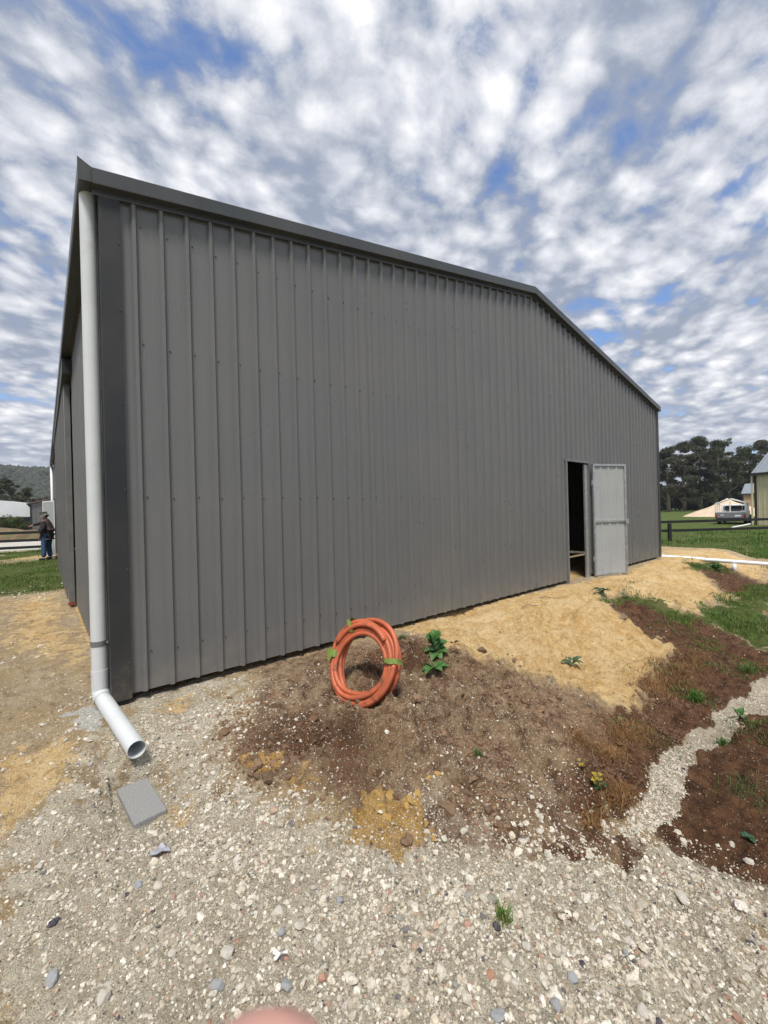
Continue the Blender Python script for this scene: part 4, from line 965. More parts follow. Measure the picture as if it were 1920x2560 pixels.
# wooded hill
hm, T = newmat('wooded_hill')
pos = T.add('ShaderNodeNewGeometry').outputs['Position']
c = T.mix(T.ramp(T.noise(pos, .06, 6, .65), .35, .65), (.040, .050, .034), (.090, .095, .060))
T.l.new(T.add('ShaderNodeBsdfPrincipled', {'Base Color': c, 'Roughness': .95}).outputs[0], T.out.inputs[0])
hx = np.linspace(-900, 500, 141); hy = np.linspace(380, 1100, 61); HX, HY = np.meshgrid(hx, hy)
def hillz(x, y): 
    rid = sst(400, 720, y)*(1-sst(900, 1100, y)*.7)
    return rid*(66+0.035*(-x)+14*fbm(x*.006, y*.006, 91, 3)*2)*(1-sst(100, 420, x)) - 2
HZ = hillz(HX, HY)
nn_ = len(hx); q = (np.arange(len(hy)-1)[:, None]*nn_+np.arange(nn_-1)[None]).ravel()
o = tri_mesh('hill', np.stack([HX.ravel(), HY.ravel(), HZ.ravel()], 1), np.stack([q, q+1, q+nn_+1, q+nn_], 1), None, hm, kind='structure')
# tree cover of the hill: thousands of low clumps, one mass
nt = 20000; tx = rng.uniform(-330, 130, nt); ty = rng.uniform(410, 830, nt); tz = hillz(tx, ty)
ico = np.array([(0, 0, 1), (.894, 0, .447), (.276, .851, .447), (-.724, .526, .447), (-.724, -.526, .447), (.276, -.851, .447), (.724, .526, -.3), (-.276, .851, -.3), (-.894, 0, -.3), (-.276, -.851, -.3), (.724, -.526, -.3)])
ift = np.array([(0, 1, 2), (0, 2, 3), (0, 3, 4), (0, 4, 5), (0, 5, 1), (1, 6, 2), (2, 6, 7), (2, 7, 3), (3, 7, 8), (3, 8, 4), (4, 8, 9), (4, 9, 5), (5, 9, 10), (5, 10, 1), (1, 10, 6)])
sc_ = rng.uniform(1.6, 4.2, nt); V = (ico[None]*(1+.25*rng.normal(size=(nt, 11, 1)))*sc_[:, None, None]*np.array([1, 1, .9])+np.stack([tx, ty, tz+sc_*.4], 1)[:, None]).reshape(-1, 3)
F_ = (ift[None]+(np.arange(nt)*11)[:, None, None]).reshape(-1, 3)
cols = np.repeat((np.array([.050, .062, .040])[None]*(.5+1.0*rng.random((nt, 1)))), 15, 0)
o = tri_mesh('hill_forest', V, F_, cols, fol); tag(o, 'distant bush covering the hill on the horizon', 'forest', kind='stuff')

# ------------------------------------------------------------------ gravel: instanced broken stones
sm, T = newmat('stone')
cin = T.add('ShaderNodeAttribute', attribute_name='scol', attribute_type='INSTANCER').outputs['Color']
oc = T.add('ShaderNodeNewGeometry').outputs['Position']
c = T.mix(T.ramp(T.noise(oc, 130.0, 4, .6), .35, .7, 0, .45), cin, (0.22, 0.17, 0.12))
b = T.add('ShaderNodeBsdfPrincipled', {'Base Color': c, 'Roughness': .85, 'Specular IOR Level': .25})
bn = T.add('ShaderNodeBump', {'Height': T.noise(oc, 260.0, 4, .6), 'Strength': .5, 'Distance': .003}); T.l.new(bn.outputs[0], b.inputs['Normal'])
T.l.new(b.outputs[0], T.out.inputs[0])
def stone_colours(n, white=.0):
    r = rng.random(n); base_ = None
    pal = [(.62, (.52, .475, .385)), (.86, (.70, .67, .59)), (.90, (.38, .375, .34)), (.935, (.42, .31, .23)), (.965, (.38, .22, .17)), (.985, (.14, .14, .15)), (1.01, (.045, .05, .075))]
    out = np.zeros((n, 3)); lo = 0
    for hi, col_ in pal:
        m_ = (r >= lo) & (r < hi); out[m_] = np.array(col_)*(.72+.5*rng.random((m_.sum(), 1))); lo = hi
    w_ = rng.random(n) < white; out[w_] = np.array([.66, .62, .54])*(.8+.35*rng.random((w_.sum(), 1)))
    return np.clip(out*(1+.012*rng.normal(size=(n, 3))), .02, .85)
def scatter(n, x0, x1, y0, y1, dens):
    x = rng.uniform(x0, x1, n); y = rng.uniform(y0, y1, n); z_ = zone_weights(x, y)
    k = rng.random(n) < np.clip(dens(x, y, z_), 0, 1)
    return x[k], y[k], {a: b_[k] for a, b_ in z_.items()}
def dens_small(x, y, z_):
    clump = .55+.9*np.clip(fbm(x*4.5, y*4.5, 401, 3)+.35, 0, 1)
    d_ = .16+.84*z_['gravel']; d_ = np.maximum(d_, .95*z_['pale']); d_ = d_*(1-.92*z_['sand'])*(1-.80*z_['humus'])*(1-.72*z_['ochre'])*(1-.9*z_['grass'])
    d_ = np.maximum(d_, .22*z_['soil']*(1-z_['humus']*.7)); return d_*clump
def no_build(x, y): return ~((x > -.04) & (x < 12.1) & (y > -.03))
PTS_ = []
def add_stones(n, box, med, sig, lim, dens, white=.0, sink=.25):
    x, y, z_ = scatter(n, *box, dens); k = no_build(x, y); x, y = x[k], y[k]; z_ = {a: b_[k] for a, b_ in z_.items()}
    s_ = np.clip(np.exp(rng.normal(math.log(med), sig, len(x))), *lim)/2
    s_ = s_*(1-.38*np.maximum(z_['soil'], z_['humus'])*(1-gau(x, y, 1.8, -2.5, 1.0, .35)))
    wv = white+(.35*z_['soil']+.4*z_['humus'])
    col_ = stone_colours(len(x)); ww = rng.random(len(x)) < wv; col_[ww] = np.array([.62, .58, .49])*(.8+.35*rng.random((ww.sum(), 1)))
    tint = z_['soil'][:, None]*.0; 
    scl = np.stack([s_*rng.uniform(.8, 1.35, len(x)), s_*rng.uniform(.7, 1.1, len(x)), s_*rng.uniform(.5, .85, len(x))], 1)
    zz_ = GZ(x, y)+scl[:, 2]*rng.uniform(-.45, .40, len(x))
    rot = np.stack([rng.normal(0, .35, len(x)), rng.normal(0, .35, len(x)), rng.uniform(0, 2*PI, len(x))], 1)
    PTS_.append((np.stack([x, y, zz_], 1), scl, rot, col_))
near = (-0.85, 2.5, -3.6, -0.4)
crs = lambda x, y: .13+.87*sst(-.15, .45, x+.25*fbm(x*2, y*2, 421, 2))
add_stones(80000, near, .0075, .42, (.004, .018), lambda x, y, z_: dens_small(x, y, z_)*(.55+.45*sst(-.2, .4, x)))
add_stones(12500, near, .016, .42, (.010, .040), lambda x, y, z_: crs(x, y)*dens_small(x, y, z_)*(.35+.65*np.clip(fbm(x*2.6, y*2.6, 431, 3)*2.2+.5, 0, 1)), .18)
add_stones(1700, near, .029, .30, (.020, .055), lambda x, y, z_: crs(x, y)*dens_small(x, y, z_)*.55*(.3+np.clip(fbm(x*2.1, y*2.1, 451, 2)*3+.4, 0, 1.2)), .25)
mid = (-2.2, 5.5, -3.6, 1.2)
add_stones(60000, mid, .011, .4, (.006, .028), lambda x, y, z_: dens_small(x, y, z_)*.75, .08)
add_stones(6000, mid, .020, .35, (.012, .042), lambda x, y, z_: dens_small(x, y, z_)*.30, .2)
# stones washed to the toe of the heap and along the drain
toe = lambda x, y, z_: (gau(x, y, 1.7, -2.55, .7, .18, -.25)+gau(x, y, .45, -1.45, .16, .35)+.6*gau(x, y, 2.2, -3.0, .5, .12)+.7*gau(x, y, .62, -1.0, .2, .4))*np.clip(.4+fbm(x*6, y*6, 471, 2)*2, 0, 1)
add_stones(24000, near, .021, .40, (.010, .050), lambda x, y, z_: toe(x, y, z_)*.55, .5)
add_stones(26000, (1.9, 6, -3.2, -2.3), .0085, .35, (.005, .016), lambda x, y, z_: np.clip(z_['pale']*.8+.25*(z_['pale'] > 0), 0, 1)*np.clip(.35+fbm(x*4, y*4, 475, 3)*2.5, 0, 1), .7)
add_stones(9000, (1.9, 3.6, -3.2, -2.3), .014, .35, (.008, .03), lambda x, y, z_: z_['pale']*.8*sst(3.6, 2.4, x), .6)
# far, sparse
add_stones(9000, (-3, -.05, -.5, 9), .022, .5, (.01, .06), lambda x, y, z_: .35*(1-.8*z_['grass'])*np.clip(.3+fbm(x*2, y*2, 481, 2)*2, 0, 1), .1)
add_stones(5000, (4.5, 13, -5, 0), .018, .5, (.01, .05), lambda x, y, z_: .25*(1-.8*z_['sand'])*(.3+.7*z_['soil']+.4*z_['humus'])*np.clip(.3+fbm(x*2, y*2, 485, 2)*2, 0, 1), .4)
def stone_points(name, pts):
    P4 = [np.concatenate([p[i] for p in pts]) for i in range(4)]
    keepb = ~((np.abs(P4[0][:, 0]-.035) < .10) & (np.abs(P4[0][:, 1]+1.02) < .21))
    P4 = [a[keepb] for a in P4]; NP_ = len(P4[0]); print(name, NP_)
    me = bpy.data.meshes.new(name); me.vertices.add(NP_); me.vertices.foreach_set('co', P4[0].astype(np.float32).ravel())
    for nm, typ, key, dat in (('sscl', 'FLOAT_VECTOR', 'vector', P4[1]), ('srot', 'FLOAT_VECTOR', 'vector', P4[2])):
        a_ = me.attributes.new(nm, typ, 'POINT'); a_.data.foreach_set(key, dat.astype(np.float32).ravel())
    a_ = me.attributes.new('scol', 'FLOAT_COLOR', 'POINT'); a_.data.foreach_set('color', np.concatenate([P4[3], np.ones((NP_, 1))], 1).astype(np.float32).ravel())
    a_ = me.attributes.new('sidx', 'INT', 'POINT'); a_.data.foreach_set('value', rng.integers(0, 6, NP_).astype(np.int32))
    me.update(); o = bpy.data.objects.new(name, me); COL.objects.link(o); me.materials.append(sm); return o
gravel = stone_points('gravel', PTS_)
tag(gravel, 'loose pale crushed stones scattered over the ground', 'gravel', kind='stuff')
# crumbled lumps of the soil heap itself
PTS_ = []
heap = lambda x, y, z_: np.maximum(z_['soil'], z_['humus'])*(1-.6*z_['sand'])*(1-z_['pale'])*sst(-2.55, -2.35, y+.0*x+.35*sst(2.2, 3.5, x))*np.clip(.25+fbm(x*3.3, y*3.3, 491, 3)*2.6, 0, 1)
for n_, box_, med_, lim_ in ((26000, (.4, 4.2, -2.8, -.3), .014, (.007, .03)), (5200, (.4, 4.2, -2.8, -.3), .030, (.018, .055)), (700, (.5, 3.2, -2.2, -.5), .055, (.04, .085)), (9000, (4, 8, -4.5, -1), .022, (.012, .05))):
    add_stones(n_, box_, med_, .35, lim_, heap)
    p_, s3, r3, c3 = PTS_[-1]; zc = zone_weights(p_[:, 0], p_[:, 1]); hw = np.clip(zc['humus']+.15*rng.normal(size=len(p_)), 0, 1)[:, None]
    s3 = s3*1.3; p_[:, 2] = p_[:, 2]-s3[:, 2]*.25
    PTS_[-1] = (p_, s3, r3, ((1-hw)*np.array([.20, .125, .075])+hw*np.array([.105, .050, .027]))*(.65+.7*rng.random((len(p_), 1))))
lumps = stone_points('soil_lumps', PTS_)
tag(lumps, 'crumbled brown earth lumps covering the soil heap', 'soil', kind='stuff')
ng = bpy.data.node_groups.new('stones', 'GeometryNodeTree')
ng.interface.new_socket('Geometry', in_out='INPUT', socket_type='NodeSocketGeometry'); ng.interface.new_socket('Geometry', in_out='OUTPUT', socket_type='NodeSocketGeometry')
G = NT(ng); gi = G.add('NodeGroupInput'); go = G.add('NodeGroupOutput'); g2i = G.add('GeometryNodeGeometryToInstance')
posn = G.add('GeometryNodeInputPosition')
for v_ in range(6):
    ic = G.add('GeometryNodeMeshIcoSphere', {'Radius': 1.0, 'Subdivisions': 2})
    mp_ = G.add('ShaderNodeVectorMath', {0: posn.outputs[0], 1: (v_*3.7, v_*1.9, v_*5.3)}, operation='ADD')
    nz = G.add('ShaderNodeTexNoise', {'Vector': mp_.outputs[0], 'Scale': .9, 'Detail': 2.0, 'Roughness': .6})
    sb = G.add('ShaderNodeVectorMath', {0: nz.outputs[1], 1: (.5, .5, .5)}, operation='SUBTRACT')
    sc2 = G.add('ShaderNodeVectorMath', {0: sb.outputs[0]}, operation='SCALE'); sc2.inputs['Scale'].default_value = 1.9
    sp = G.add('GeometryNodeSetPosition', {'Geometry': ic.outputs[0], 'Offset': sc2.outputs[0]})
    # chop to facets
    smn = G.add('GeometryNodeSetMaterial', {'Geometry': sp.outputs[0]}); smn.inputs['Material'].default_value = sm
    G.l.new(smn.outputs[0], g2i.inputs[0])
def named(nm, typ):
    return G.add('GeometryNodeInputNamedAttribute', {'Name': nm}, data_type=typ).outputs[0]
iop = G.add('GeometryNodeInstanceOnPoints', {'Points': gi.outputs[0], 'Instance': g2i.outputs[0], 'Pick Instance': True, 'Instance Index': named('sidx', 'INT')})
e2r = G.add('FunctionNodeEulerToRotation', {0: named('srot', 'FLOAT_VECTOR')})
G.l.new(e2r.outputs[0], iop.inputs['Rotation']); G.l.new(named('sscl', 'FLOAT_VECTOR'), iop.inputs['Scale'])
G.l.new(iop.outputs[0], go.inputs[0])
for g_ in (gravel, lumps):
    md = g_.modifiers.new('stones', 'NODES'); md.node_group = ng

# ------------------------------------------------------------------ single larger stones
def rock_mesh(seed):
    import bmesh
    r_ = random.Random(seed); bm = bmesh.new(); bmesh.ops.create_icosphere(bm, subdivisions=2, radius=1)
    off = Vector((r_.random()*9, r_.random()*9, r_.random()*9)); from mathutils import noise as mn
    for v in bm.verts:
        n_ = mn.noise(v.co*.9+off); v.co *= 1+.55*n_
    for k in range(4):
        d_ = Vector((r_.gauss(0, 1), r_.gauss(0, 1), r_.gauss(0, 1))).normalized(); h_ = .62+.2*r_.random()
        for v in bm.verts:
            q_ = v.co.dot(d_)
            if q_ > h_: v.co -= d_*(q_-h_)*.9
    me_ = bpy.data.meshes.new('stone'); bm.to_mesh(me_); bm.free(); return me_
M['stonew'] = simple('pale_stone', (.56, .53, .46), .85, var=.15, vscale=40, bump=.5, bscale=200, dirt=((.3, .22, .14), 30, .55, .5))
M['stoneg'] = simple('grey_stone', (.33, .34, .35), .85, var=.2, vscale=40, bump=.5, bscale=200, dirt=((.3, .25, .18), 30, .58, .5))
M['stoner'] = simple('reddish_stone', (.40, .21, .14), .85, var=.2, vscale=40, bump=.5, bscale=200)
rocks = [rock_mesh(i+3) for i in range(6)]
rocksg = [r_.copy() for r_ in rocks]; rocksr = rocks[0].copy()
for r_ in rocks: r_.materials.append(M['stonew'])
for r_ in rocksg: r_.materials.append(M['stoneg'])
rocksr.materials.append(M['stoner'])
big = [  # surveyed spots (photograph point), half size in m, kind
 (565, 2383, .024, 'w'), (430, 2388, .014, 'w'), (703, 2340, .017, 'g'), (745, 2325, .018, 'w'), (855, 2230, .016, 'w'), (848, 2262, .017, 'g'), (1160, 2098, .020, 'w'),
 (1110, 2085, .019, 'w'), (1168, 2185, .015, 'w'), (1390, 2495, .017, 'g'), (1320, 2382, .019, 'w'), (1285, 2462, .017, 'w'), (1430, 2448, .017, 'g'), (1480, 2325, .015, 'w'),
 (1566, 2388, .014, 'g'), (1705, 2262, .027, 'w'), (1870, 2165, .020, 'w'), (1830, 2105, .017, 'w'), (1710, 2102, .017, 'w'), (1785, 2160, .014, 'w'), (1735, 2210, .018, 'w'),
 (1330, 2010, .016, 'w'), (700, 2290, .018, 'w'), (545, 2470, .022, 'g'), (718, 2470, .021, 'g'), (130, 2460, .022, 'g'), (345, 2220, .020, 'g'), (395, 2225, .016, 'w'),
 (258, 2512, .019, 'w'), (100, 2172, .015, 'w'), (98, 2058, .013, 'w'), (1244, 2545, .022, 'g'), (1500, 2400, .012, 'w'), (1227, 2440, .015, 'r'), (1605, 2550, .020, 'w'), (1410, 2380, .015, 'w'), (1570, 2330, .016, 'w')]
for i, (a, b_, s_, kd) in enumerate(big):
    x, y = ground_hit(a, b_); mm = {'w': rocks, 'g': rocksg, 'r': [rocksr]}[kd]
    o = bpy.data.objects.new('stone', mm[i % len(mm)]); COL.objects.link(o)
    o.location = (x, y, gzs(x, y)+s_*.25); o.scale = (s_*1.25, s_*.95, s_*.72); o.rotation_euler = (random.uniform(-.4, .4), random.uniform(-.4, .4), random.random()*6)
    tag(o, {'w': 'larger pale stone lying loose among the crushed gravel', 'g': 'larger grey stone lying loose among the crushed gravel', 'r': 'reddish orange stone among the pale crushed gravel'}[kd], 'stone', {'w': 'larger pale stones in the gravel', 'g': 'larger grey stones in the gravel', 'r': None}[kd])
# ochre clay clods
M['clay'] = simple('ochre_clay', (.52, .33, .11), .95, var=.25, vscale=20, bump=.7, bscale=90)
def chunk_mesh(seed):
    import bmesh
    r_ = random.Random(seed); bm = bmesh.new()
    for k in range(13): bm.verts.new((r_.uniform(-1, 1), r_.uniform(-1, 1), r_.uniform(-.8, .8)))
    bmesh.ops.convex_hull(bm, input=bm.verts[:]); me_ = bpy.data.meshes.new('clod'); bm.to_mesh(me_); bm.free(); me_.materials.append(M['clay']); return me_
rc = [chunk_mesh(i+40) for i in range(6)]
cr_ = random.Random(4)
for i in range(17):
    a = 930+cr_.random()*175; b_ = 1955+cr_.random()*150; s_ = cr_.choice([.016, .022, .030, .036])
    x, y = ground_hit(a, b_); o = bpy.data.objects.new('clod', rc[i % 6]); COL.objects.link(o)
    o.location = (x, y, gzs(x, y)+s_*.05); o.scale = (s_*1.15, s_, s_*.75); o.rotation_euler = (cr_.uniform(-.6, .6), cr_.uniform(-.6, .6), cr_.random()*6)
    tag(o, 'crumbling ochre clay clod at the toe of the soil heap', 'clod', 'ochre clay clods')
# white and dark scraps
def scrap(name, label, a, b_, pts, size, mat, seed):
    x, y = ground_hit(a, b_); r_ = random.Random(seed); m = MB(); n = len(pts)
    top = [(p[0]*size, p[1]*size, .012+.012*r_.random()) for p in pts]; bot = [(p[0], p[1], p[2]-.003) for p in top]
    m.add(top+bot, [tuple(range(n)), tuple(range(2*n-1, n-1, -1))]+[(i, (i+1) % n, n+(i+1) % n, n+i) for i in range(n)])
    o = m.build(name, mat); o.location = (x, y, gzs(x, y)+.008); o.rotation_euler = (0, 0, r_.random()*6); tag(o, label, 'scrap'); return o
scrap('torn_plastic', 'torn white and grey plastic scrap lying on the gravel below the block', 405, 2145, [(-1, -.3), (-.4, -.5), (.1, -.2), (.9, -.6), (.6, .0), (1.0, .5), (.3, .4), (-.1, .9), (-.5, .3), (-1.1, .4)], .045, M['scrap'], 3)
scrap('white_offcut', 'small white forked offcut lying on the gravel at the bottom', 700, 2408, [(-1, .15), (-.2, .1), (.5, .5), (.8, .3), (.35, 0), (.9, -.5), (.6, -.7), (-.1, -.15), (-1, -.1)], .028, M['white'], 8)

# ------------------------------------------------------------------ grass and dry grass
def blades(name, x, y, hgt, wid, cols, label, cat, lean=.5, seed=0):
    n = len(x); z_ = GZ(x, y)-.004; a_ = rng.uniform(0, 2*PI, n); h_ = hgt*(.5+rng.random(n)); ll = lean*rng.random(n)*h_*1.4
    dx, dy = np.cos(a_), np.sin(a_); sx, sy = -dy*wid*.5, dx*wid*.5
    B0 = np.stack([x-sx, y-sy, z_], 1); B1 = np.stack([x+sx, y+sy, z_], 1)
    mx_, my_ = x+dx*ll*.35, y+dy*ll*.35; M0 = np.stack([mx_-sx*.8, my_-sy*.8, z_+h_*.6], 1); M1 = np.stack([mx_+sx*.8, my_+sy*.8, z_+h_*.6], 1)
    Tp = np.stack([x+dx*ll, y+dy*ll, z_+h_*(1-.35*(ll/(h_*1.4+1e-6)))], 1)
    V = np.stack([B0, B1, M1, M0, Tp], 1).reshape(-1, 3); i = np.arange(n)*5
    F_ = np.concatenate([np.stack([i, i+1, i+2], 1), np.stack([i, i+2, i+3], 1), np.stack([i+3, i+2, i+4], 1)])
    cc_ = np.tile(cols, (3, 1))
    o = tri_mesh(name, V, F_, cc_, fol); tag(o, label, cat, kind='stuff'); return o
def gcols(n, base, var=.35, dry=.12, dc=(.30, .24, .10)):
    c_ = np.array(base)[None]*(1-var+2*var*rng.random((n, 1))); d_ = rng.random(n) < dry; c_[d_] = np.array(dc)*(.7+.6*rng.random((d_.sum(), 1))); return c_
def sc2(n, box, f):
    x, y, z_ = scatter(n, *box, f); k = no_build(x, y); return x[k], y[k]
x, y = sc2(130000, (5.6, 13.5, -3.2, -.3), lambda x, y, z_: z_['grass']*np.clip(.35+fbm(x*2.2, y*2.2, 501, 3)*2.2, 0, 1))
blades('grass', x, y, .052, .007, gcols(len(x), (.095, .185, .030)), 'short green grass and clover on the bank beside the drain', 'grass', .8)
x, y = sc2(90000, (12.5, 32, -4, 14), lambda x, y, z_: z_['grass']*np.clip(.5+fbm(x*.8, y*.8, 503, 3)*1.8, .05, 1)*(1.1-.02*x))
blades('paddock_grass', x, y, .12, .016, gcols(len(x), (.065, .155, .020), .35, .05), 'green paddock grass around the black fence', 'grass', .7)
x, y = sc2(60000, (-4.5, 0, 5.5, 23), lambda x, y, z_: z_['grass']*np.clip(.5+fbm(x*.9, y*.9, 505, 3)*2, .05, 1))
blades('lawn_grass', x, y, .05, .010, gcols(len(x), (.080, .160, .024)), 'rough green lawn along the left side of the shed', 'grass', .9)
x, y = sc2(60000, (2.6, 9, -4.6, -1.6), lambda x, y, z_: z_['humus']*np.clip(fbm(x*2.4, y*2.4, 521, 3)*3.2-.35, 0, .8)*sst(2.6, 4.5, x))
blades('low_weeds', x, y, .032, .006, gcols(len(x), (.075, .140, .028)), 'patchy low green weeds creeping over the brown bank and drain sides', 'weeds', 1.2)
# clover-like weeds and white flowers in the paddock
x, y = sc2(260, (16, 28, -3, 9), lambda x, y, z_: z_['grass']*np.clip(fbm(x*.5, y*.5, 507, 2)*3, 0, 1))
o = blades('paddock_flowers', x, y, .12, .03, gcols(len(x), (.50, .50, .42), .2, 0), 'pale flower heads dotted through the paddock grass', 'flowers', .3)
# dry orange grass
def around(a, b_, r_, n):
    cx_, cy_ = ground_hit(a, b_); return cx_+rng.normal(0, r_[0], n), cy_+rng.normal(0, r_[1], n)
X_, Y_ = [], []
for a, b_, r_, n in ((1700, 1675, (.30, .10), 1700), (1640, 1720, (.2, .08), 900), (1575, 1845, (.13, .07), 1200), (1530, 1900, (.08, .05), 600), (1545, 2000, (.07, .05), 700), (1490, 2050, (.06, .03), 350), (1450, 1860, (.06, .05), 300)):
    x, y = around(a, b_, r_, n); X_.append(x); Y_.append(y)
x = np.concatenate(X_); y = np.concatenate(Y_)
blades('dry_grass', x, y, .050, .0028, gcols(len(x), (.27, .125, .045), .45, .3, (.40, .28, .13)), 'dry rust orange grass lying along the edge of the drain', 'dry grass', 1.3)
x, y = sc2(16000, (2.0, 7.5, -4.2, -1.2), lambda x, y, z_: z_['humus']*.5*np.clip(.3+fbm(x*4, y*4, 511, 2)*2.2, 0, 1))
blades('dead_stalks', x, y, .022, .0022, gcols(len(x), (.11, .055, .028), .5, .25, (.26, .17, .08)), 'dark dead stalks matted over the brown soil', 'dead grass', 1.8)
# scattered green tufts, one thing each
def tuft(a, b_, r_, h_, n, label, base=(.055, .12, .025), wd=.0035, grp=None, name='grass_tuft', cat='grass tuft'):
    x0, y0 = ground_hit(a, b_); x = x0+rng.normal(0, r_, n); y = y0+rng.normal(0, r_, n)
    o = blades(name, x, y, h_, wd, gcols(n, base, .35, .06), label, cat, 1.1); del o['kind']
    if grp: o['group'] = grp
    return o
tuft(1258, 2300, .014, .045, 90, 'small bright green grass tuft growing in the gravel near the bottom', (.10, .20, .03))
tuft(1195, 1905, .016, .035, 110, 'tiny green tuft on the stony slope below the brown heap', (.07, .14, .03))
tuft(1005, 1603, .03, .045, 160, 'low green weed patch between the coil and the shed wall', (.05, .11, .03))
tuft(1585, 1462, .10, .05, 180, 'thin grass growing at the foot of the gable right of the door', (.07, .12, .03))
tuft(1740, 1740, .03, .06, 240, 'bright green weed clump above the pale drain channel', (.08, .19, .03), .006)
tuft(1870, 1690, .05, .08, 160, 'feathery green weed at the right edge over the drain', (.07, .16, .03), .005)
tuft(1805, 1848, .018, .05, 80, 'small light green sprout right of the pale drain channel', (.08, .17, .04), .006)
tuft(1870, 1985, .07, .07, 140, 'sparse grass growing in the dark soil near the right edge', (.08, .13, .04), .003)
# ------------------------------------------------------------------ leafy weeds, every leaf a part
def leaf_mesh(L_, Wd, curl, lob=0.0, seed=0):
    r_ = random.Random(seed); n = 9; vs = []; fs = []
    for i in range(n+1):
        t = i/n; w_ = Wd*(math.sin(PI*min(1, t**.75))**.8)*(1+lob*math.sin(i*2.6)); 
        if t < .22: w_ = max(w_*.45, .0012)
        z_ = L_*(.35*math.sin(t*PI*.6)-curl*t*t); 
        for s_ in (-1, -.5, 0, .5, 1): vs.append((t*L_, s_*w_, z_+abs(s_)*w_*.28+.0012*math.sin(i*1.9+s_*3)))
    for i in range(n):
        for j in range(4): a_ = i*5+j; fs.append((a_, a_+1, a_+6, a_+5))
    me_ = bpy.data.meshes.new('leaf'); me_.from_pydata(vs, [], fs); me_.polygons.foreach_set('use_smooth', [True]*len(fs)); return me_
def leafmat(name, col):
    m_, T_ = newmat(name); p_ = T_.add('ShaderNodeTexCoord').outputs['Object']
    c_ = T_.mix(T_.ramp(T_.noise(p_, 60, 4), .35, .65), [v*.75 for v in col], [v*1.25 for v in col])
    y_ = T_.add('ShaderNodeSeparateXYZ', {0: p_}).outputs[1]; rib_ = T_.ramp(T_.math('ABSOLUTE', y_), .0, .0022, .55, 0)
    c_ = T_.mix(rib_, c_, [min(1, v*2.2+.05) for v in col])
    d_ = T_.add('ShaderNodeBsdfPrincipled', {'Base Color': c_, 'Roughness': .5, 'Specular IOR Level': .35}); t_ = T_.add('ShaderNodeBsdfTranslucent', {0: c_})
    T_.l.new(T_.add('ShaderNodeMixShader', {0: .3, 1: d_.outputs[0], 2: t_.outputs[0]}).outputs[0], T_.out.inputs[0]); return m_
M['leafg'] = leafmat('weed_leaf', (.085, .20, .055)); M['leafb'] = leafmat('bluish_leaf', (.085, .14, .075)); M['leafy'] = leafmat('yellow_leaf', (.36, .27, .04)); M['leafd'] = leafmat('dark_leaf', (.04, .10, .05))
def weed(a, b_, leaves, label, name='weed', k=1.55):
    leaves = [(p[0], p[1], p[2]*k*.85, p[3]*k*1.2, p[4]*k, p[5]) for p in leaves]
    x, y = ground_hit(a, b_); e = empty(name, (x, y, gzs(x, y))); tag(e, label, 'weed')
    m = MB()
    for i, (az, el, L_, Wd, h_, mt) in enumerate(leaves):
        az_ = math.radians(az); m.tube([(0, 0, -.01), (math.cos(az_)*.008, math.sin(az_)*.008, h_*.6), (math.cos(az_)*.02*(h_ > .02), math.sin(az_)*.02*(h_ > .02), h_)], [.0028, .0022, .0016], 6)
    m.build('stem', M['leafd'], e, smooth=True)
    for i, (az, el, L_, Wd, h_, mt) in enumerate(leaves):
        me_ = leaf_mesh(L_, Wd, .30+.2*random.random(), .12, i); me_.materials.append(M[mt])
        o = bpy.data.objects.new('leaf', me_); COL.objects.link(o); o.parent = e
        az_ = math.radians(az); o.location = (math.cos(az_)*.02*(h_ > .02), math.sin(az_)*.02*(h_ > .02), h_); o.rotation_euler = (random.uniform(-.3, .3), -math.radians(el), az_)
    return e
def spray(n, L_, Wd, el=(5, 40), h_=(.0, .03), mt='leafg', a0=0):
    return [(a0+i*360/n*1.0+random.uniform(-18, 18), random.uniform(*el), L_*random.uniform(.75, 1.2), Wd*random.uniform(.8, 1.15), random.uniform(*h_), mt) for i in range(n)]
weed(1088, 1628, [(150, 50, .085, .034, .06, 'leafg'), (100, 40, .08, .032, .075, 'leafg'), (55, 35, .08, .034, .055, 'leafg'), (20, 55, .075, .034, .09, 'leafg'), (-20, 25, .10, .034, .035, 'leafg'), (-60, 5, .085, .028, .02, 'leafg'), (-110, -5, .10, .026, .012, 'leafg'), (-150, -5, .115, .026, .012, 'leafg'), (175, 15, .09, .027, .02, 'leafg'), (60, 65, .06, .026, .10, 'leafg'), (120, 60, .06, .028, .09, 'leafg')]+spray(5, .06, .022, (20, 60), (.02, .06), 'leafd'), 'green broad leaved weed rooted on the brown heap right of the coil')
weed(1088, 1668, spray(7, .105, .024, (-5, 15), (.005, .012), 'leafg', -160), 'flat leafy weed sprawling down the heap below the taller weed')
weed(1430, 1665, spray(9, .075, .014, (0, 30), (.005, .02), 'leafb'), 'small blue green weed alone on the yellow sand')
weed(1497, 1985, [(90, 50, .05, .022, .06, 'leafy'), (150, 30, .045, .02, .05, 'leafy'), (20, 20, .05, .018, .04, 'leafy'), (-40, 10, .045, .016, .02, 'leafy')]+spray(4, .05, .022, (0, 40), (.01, .05), 'leafd')+spray(4, .03, .012, (0, 60), (.03, .08), 'leafy'), 'weed with yellow and dark green leaves between the heap and the drain', k=1.0)
weed(1455, 1935, spray(5, .03, .012, (20, 60), (.01, .05), 'leafy'), 'tiny yellowing weed on the stony slope above the yellow leaved weed', k=1.0)
weed(1850, 1800, spray(6, .05, .014, (20, 60), (.01, .03), 'leafg'), 'narrow leaved weed standing by the drain at the right edge')
weed(1872, 2088, spray(5, .05, .02, (0, 20), (.005, .01), 'leafd'), 'dark green rosette on the brown soil near the right edge', k=.9)
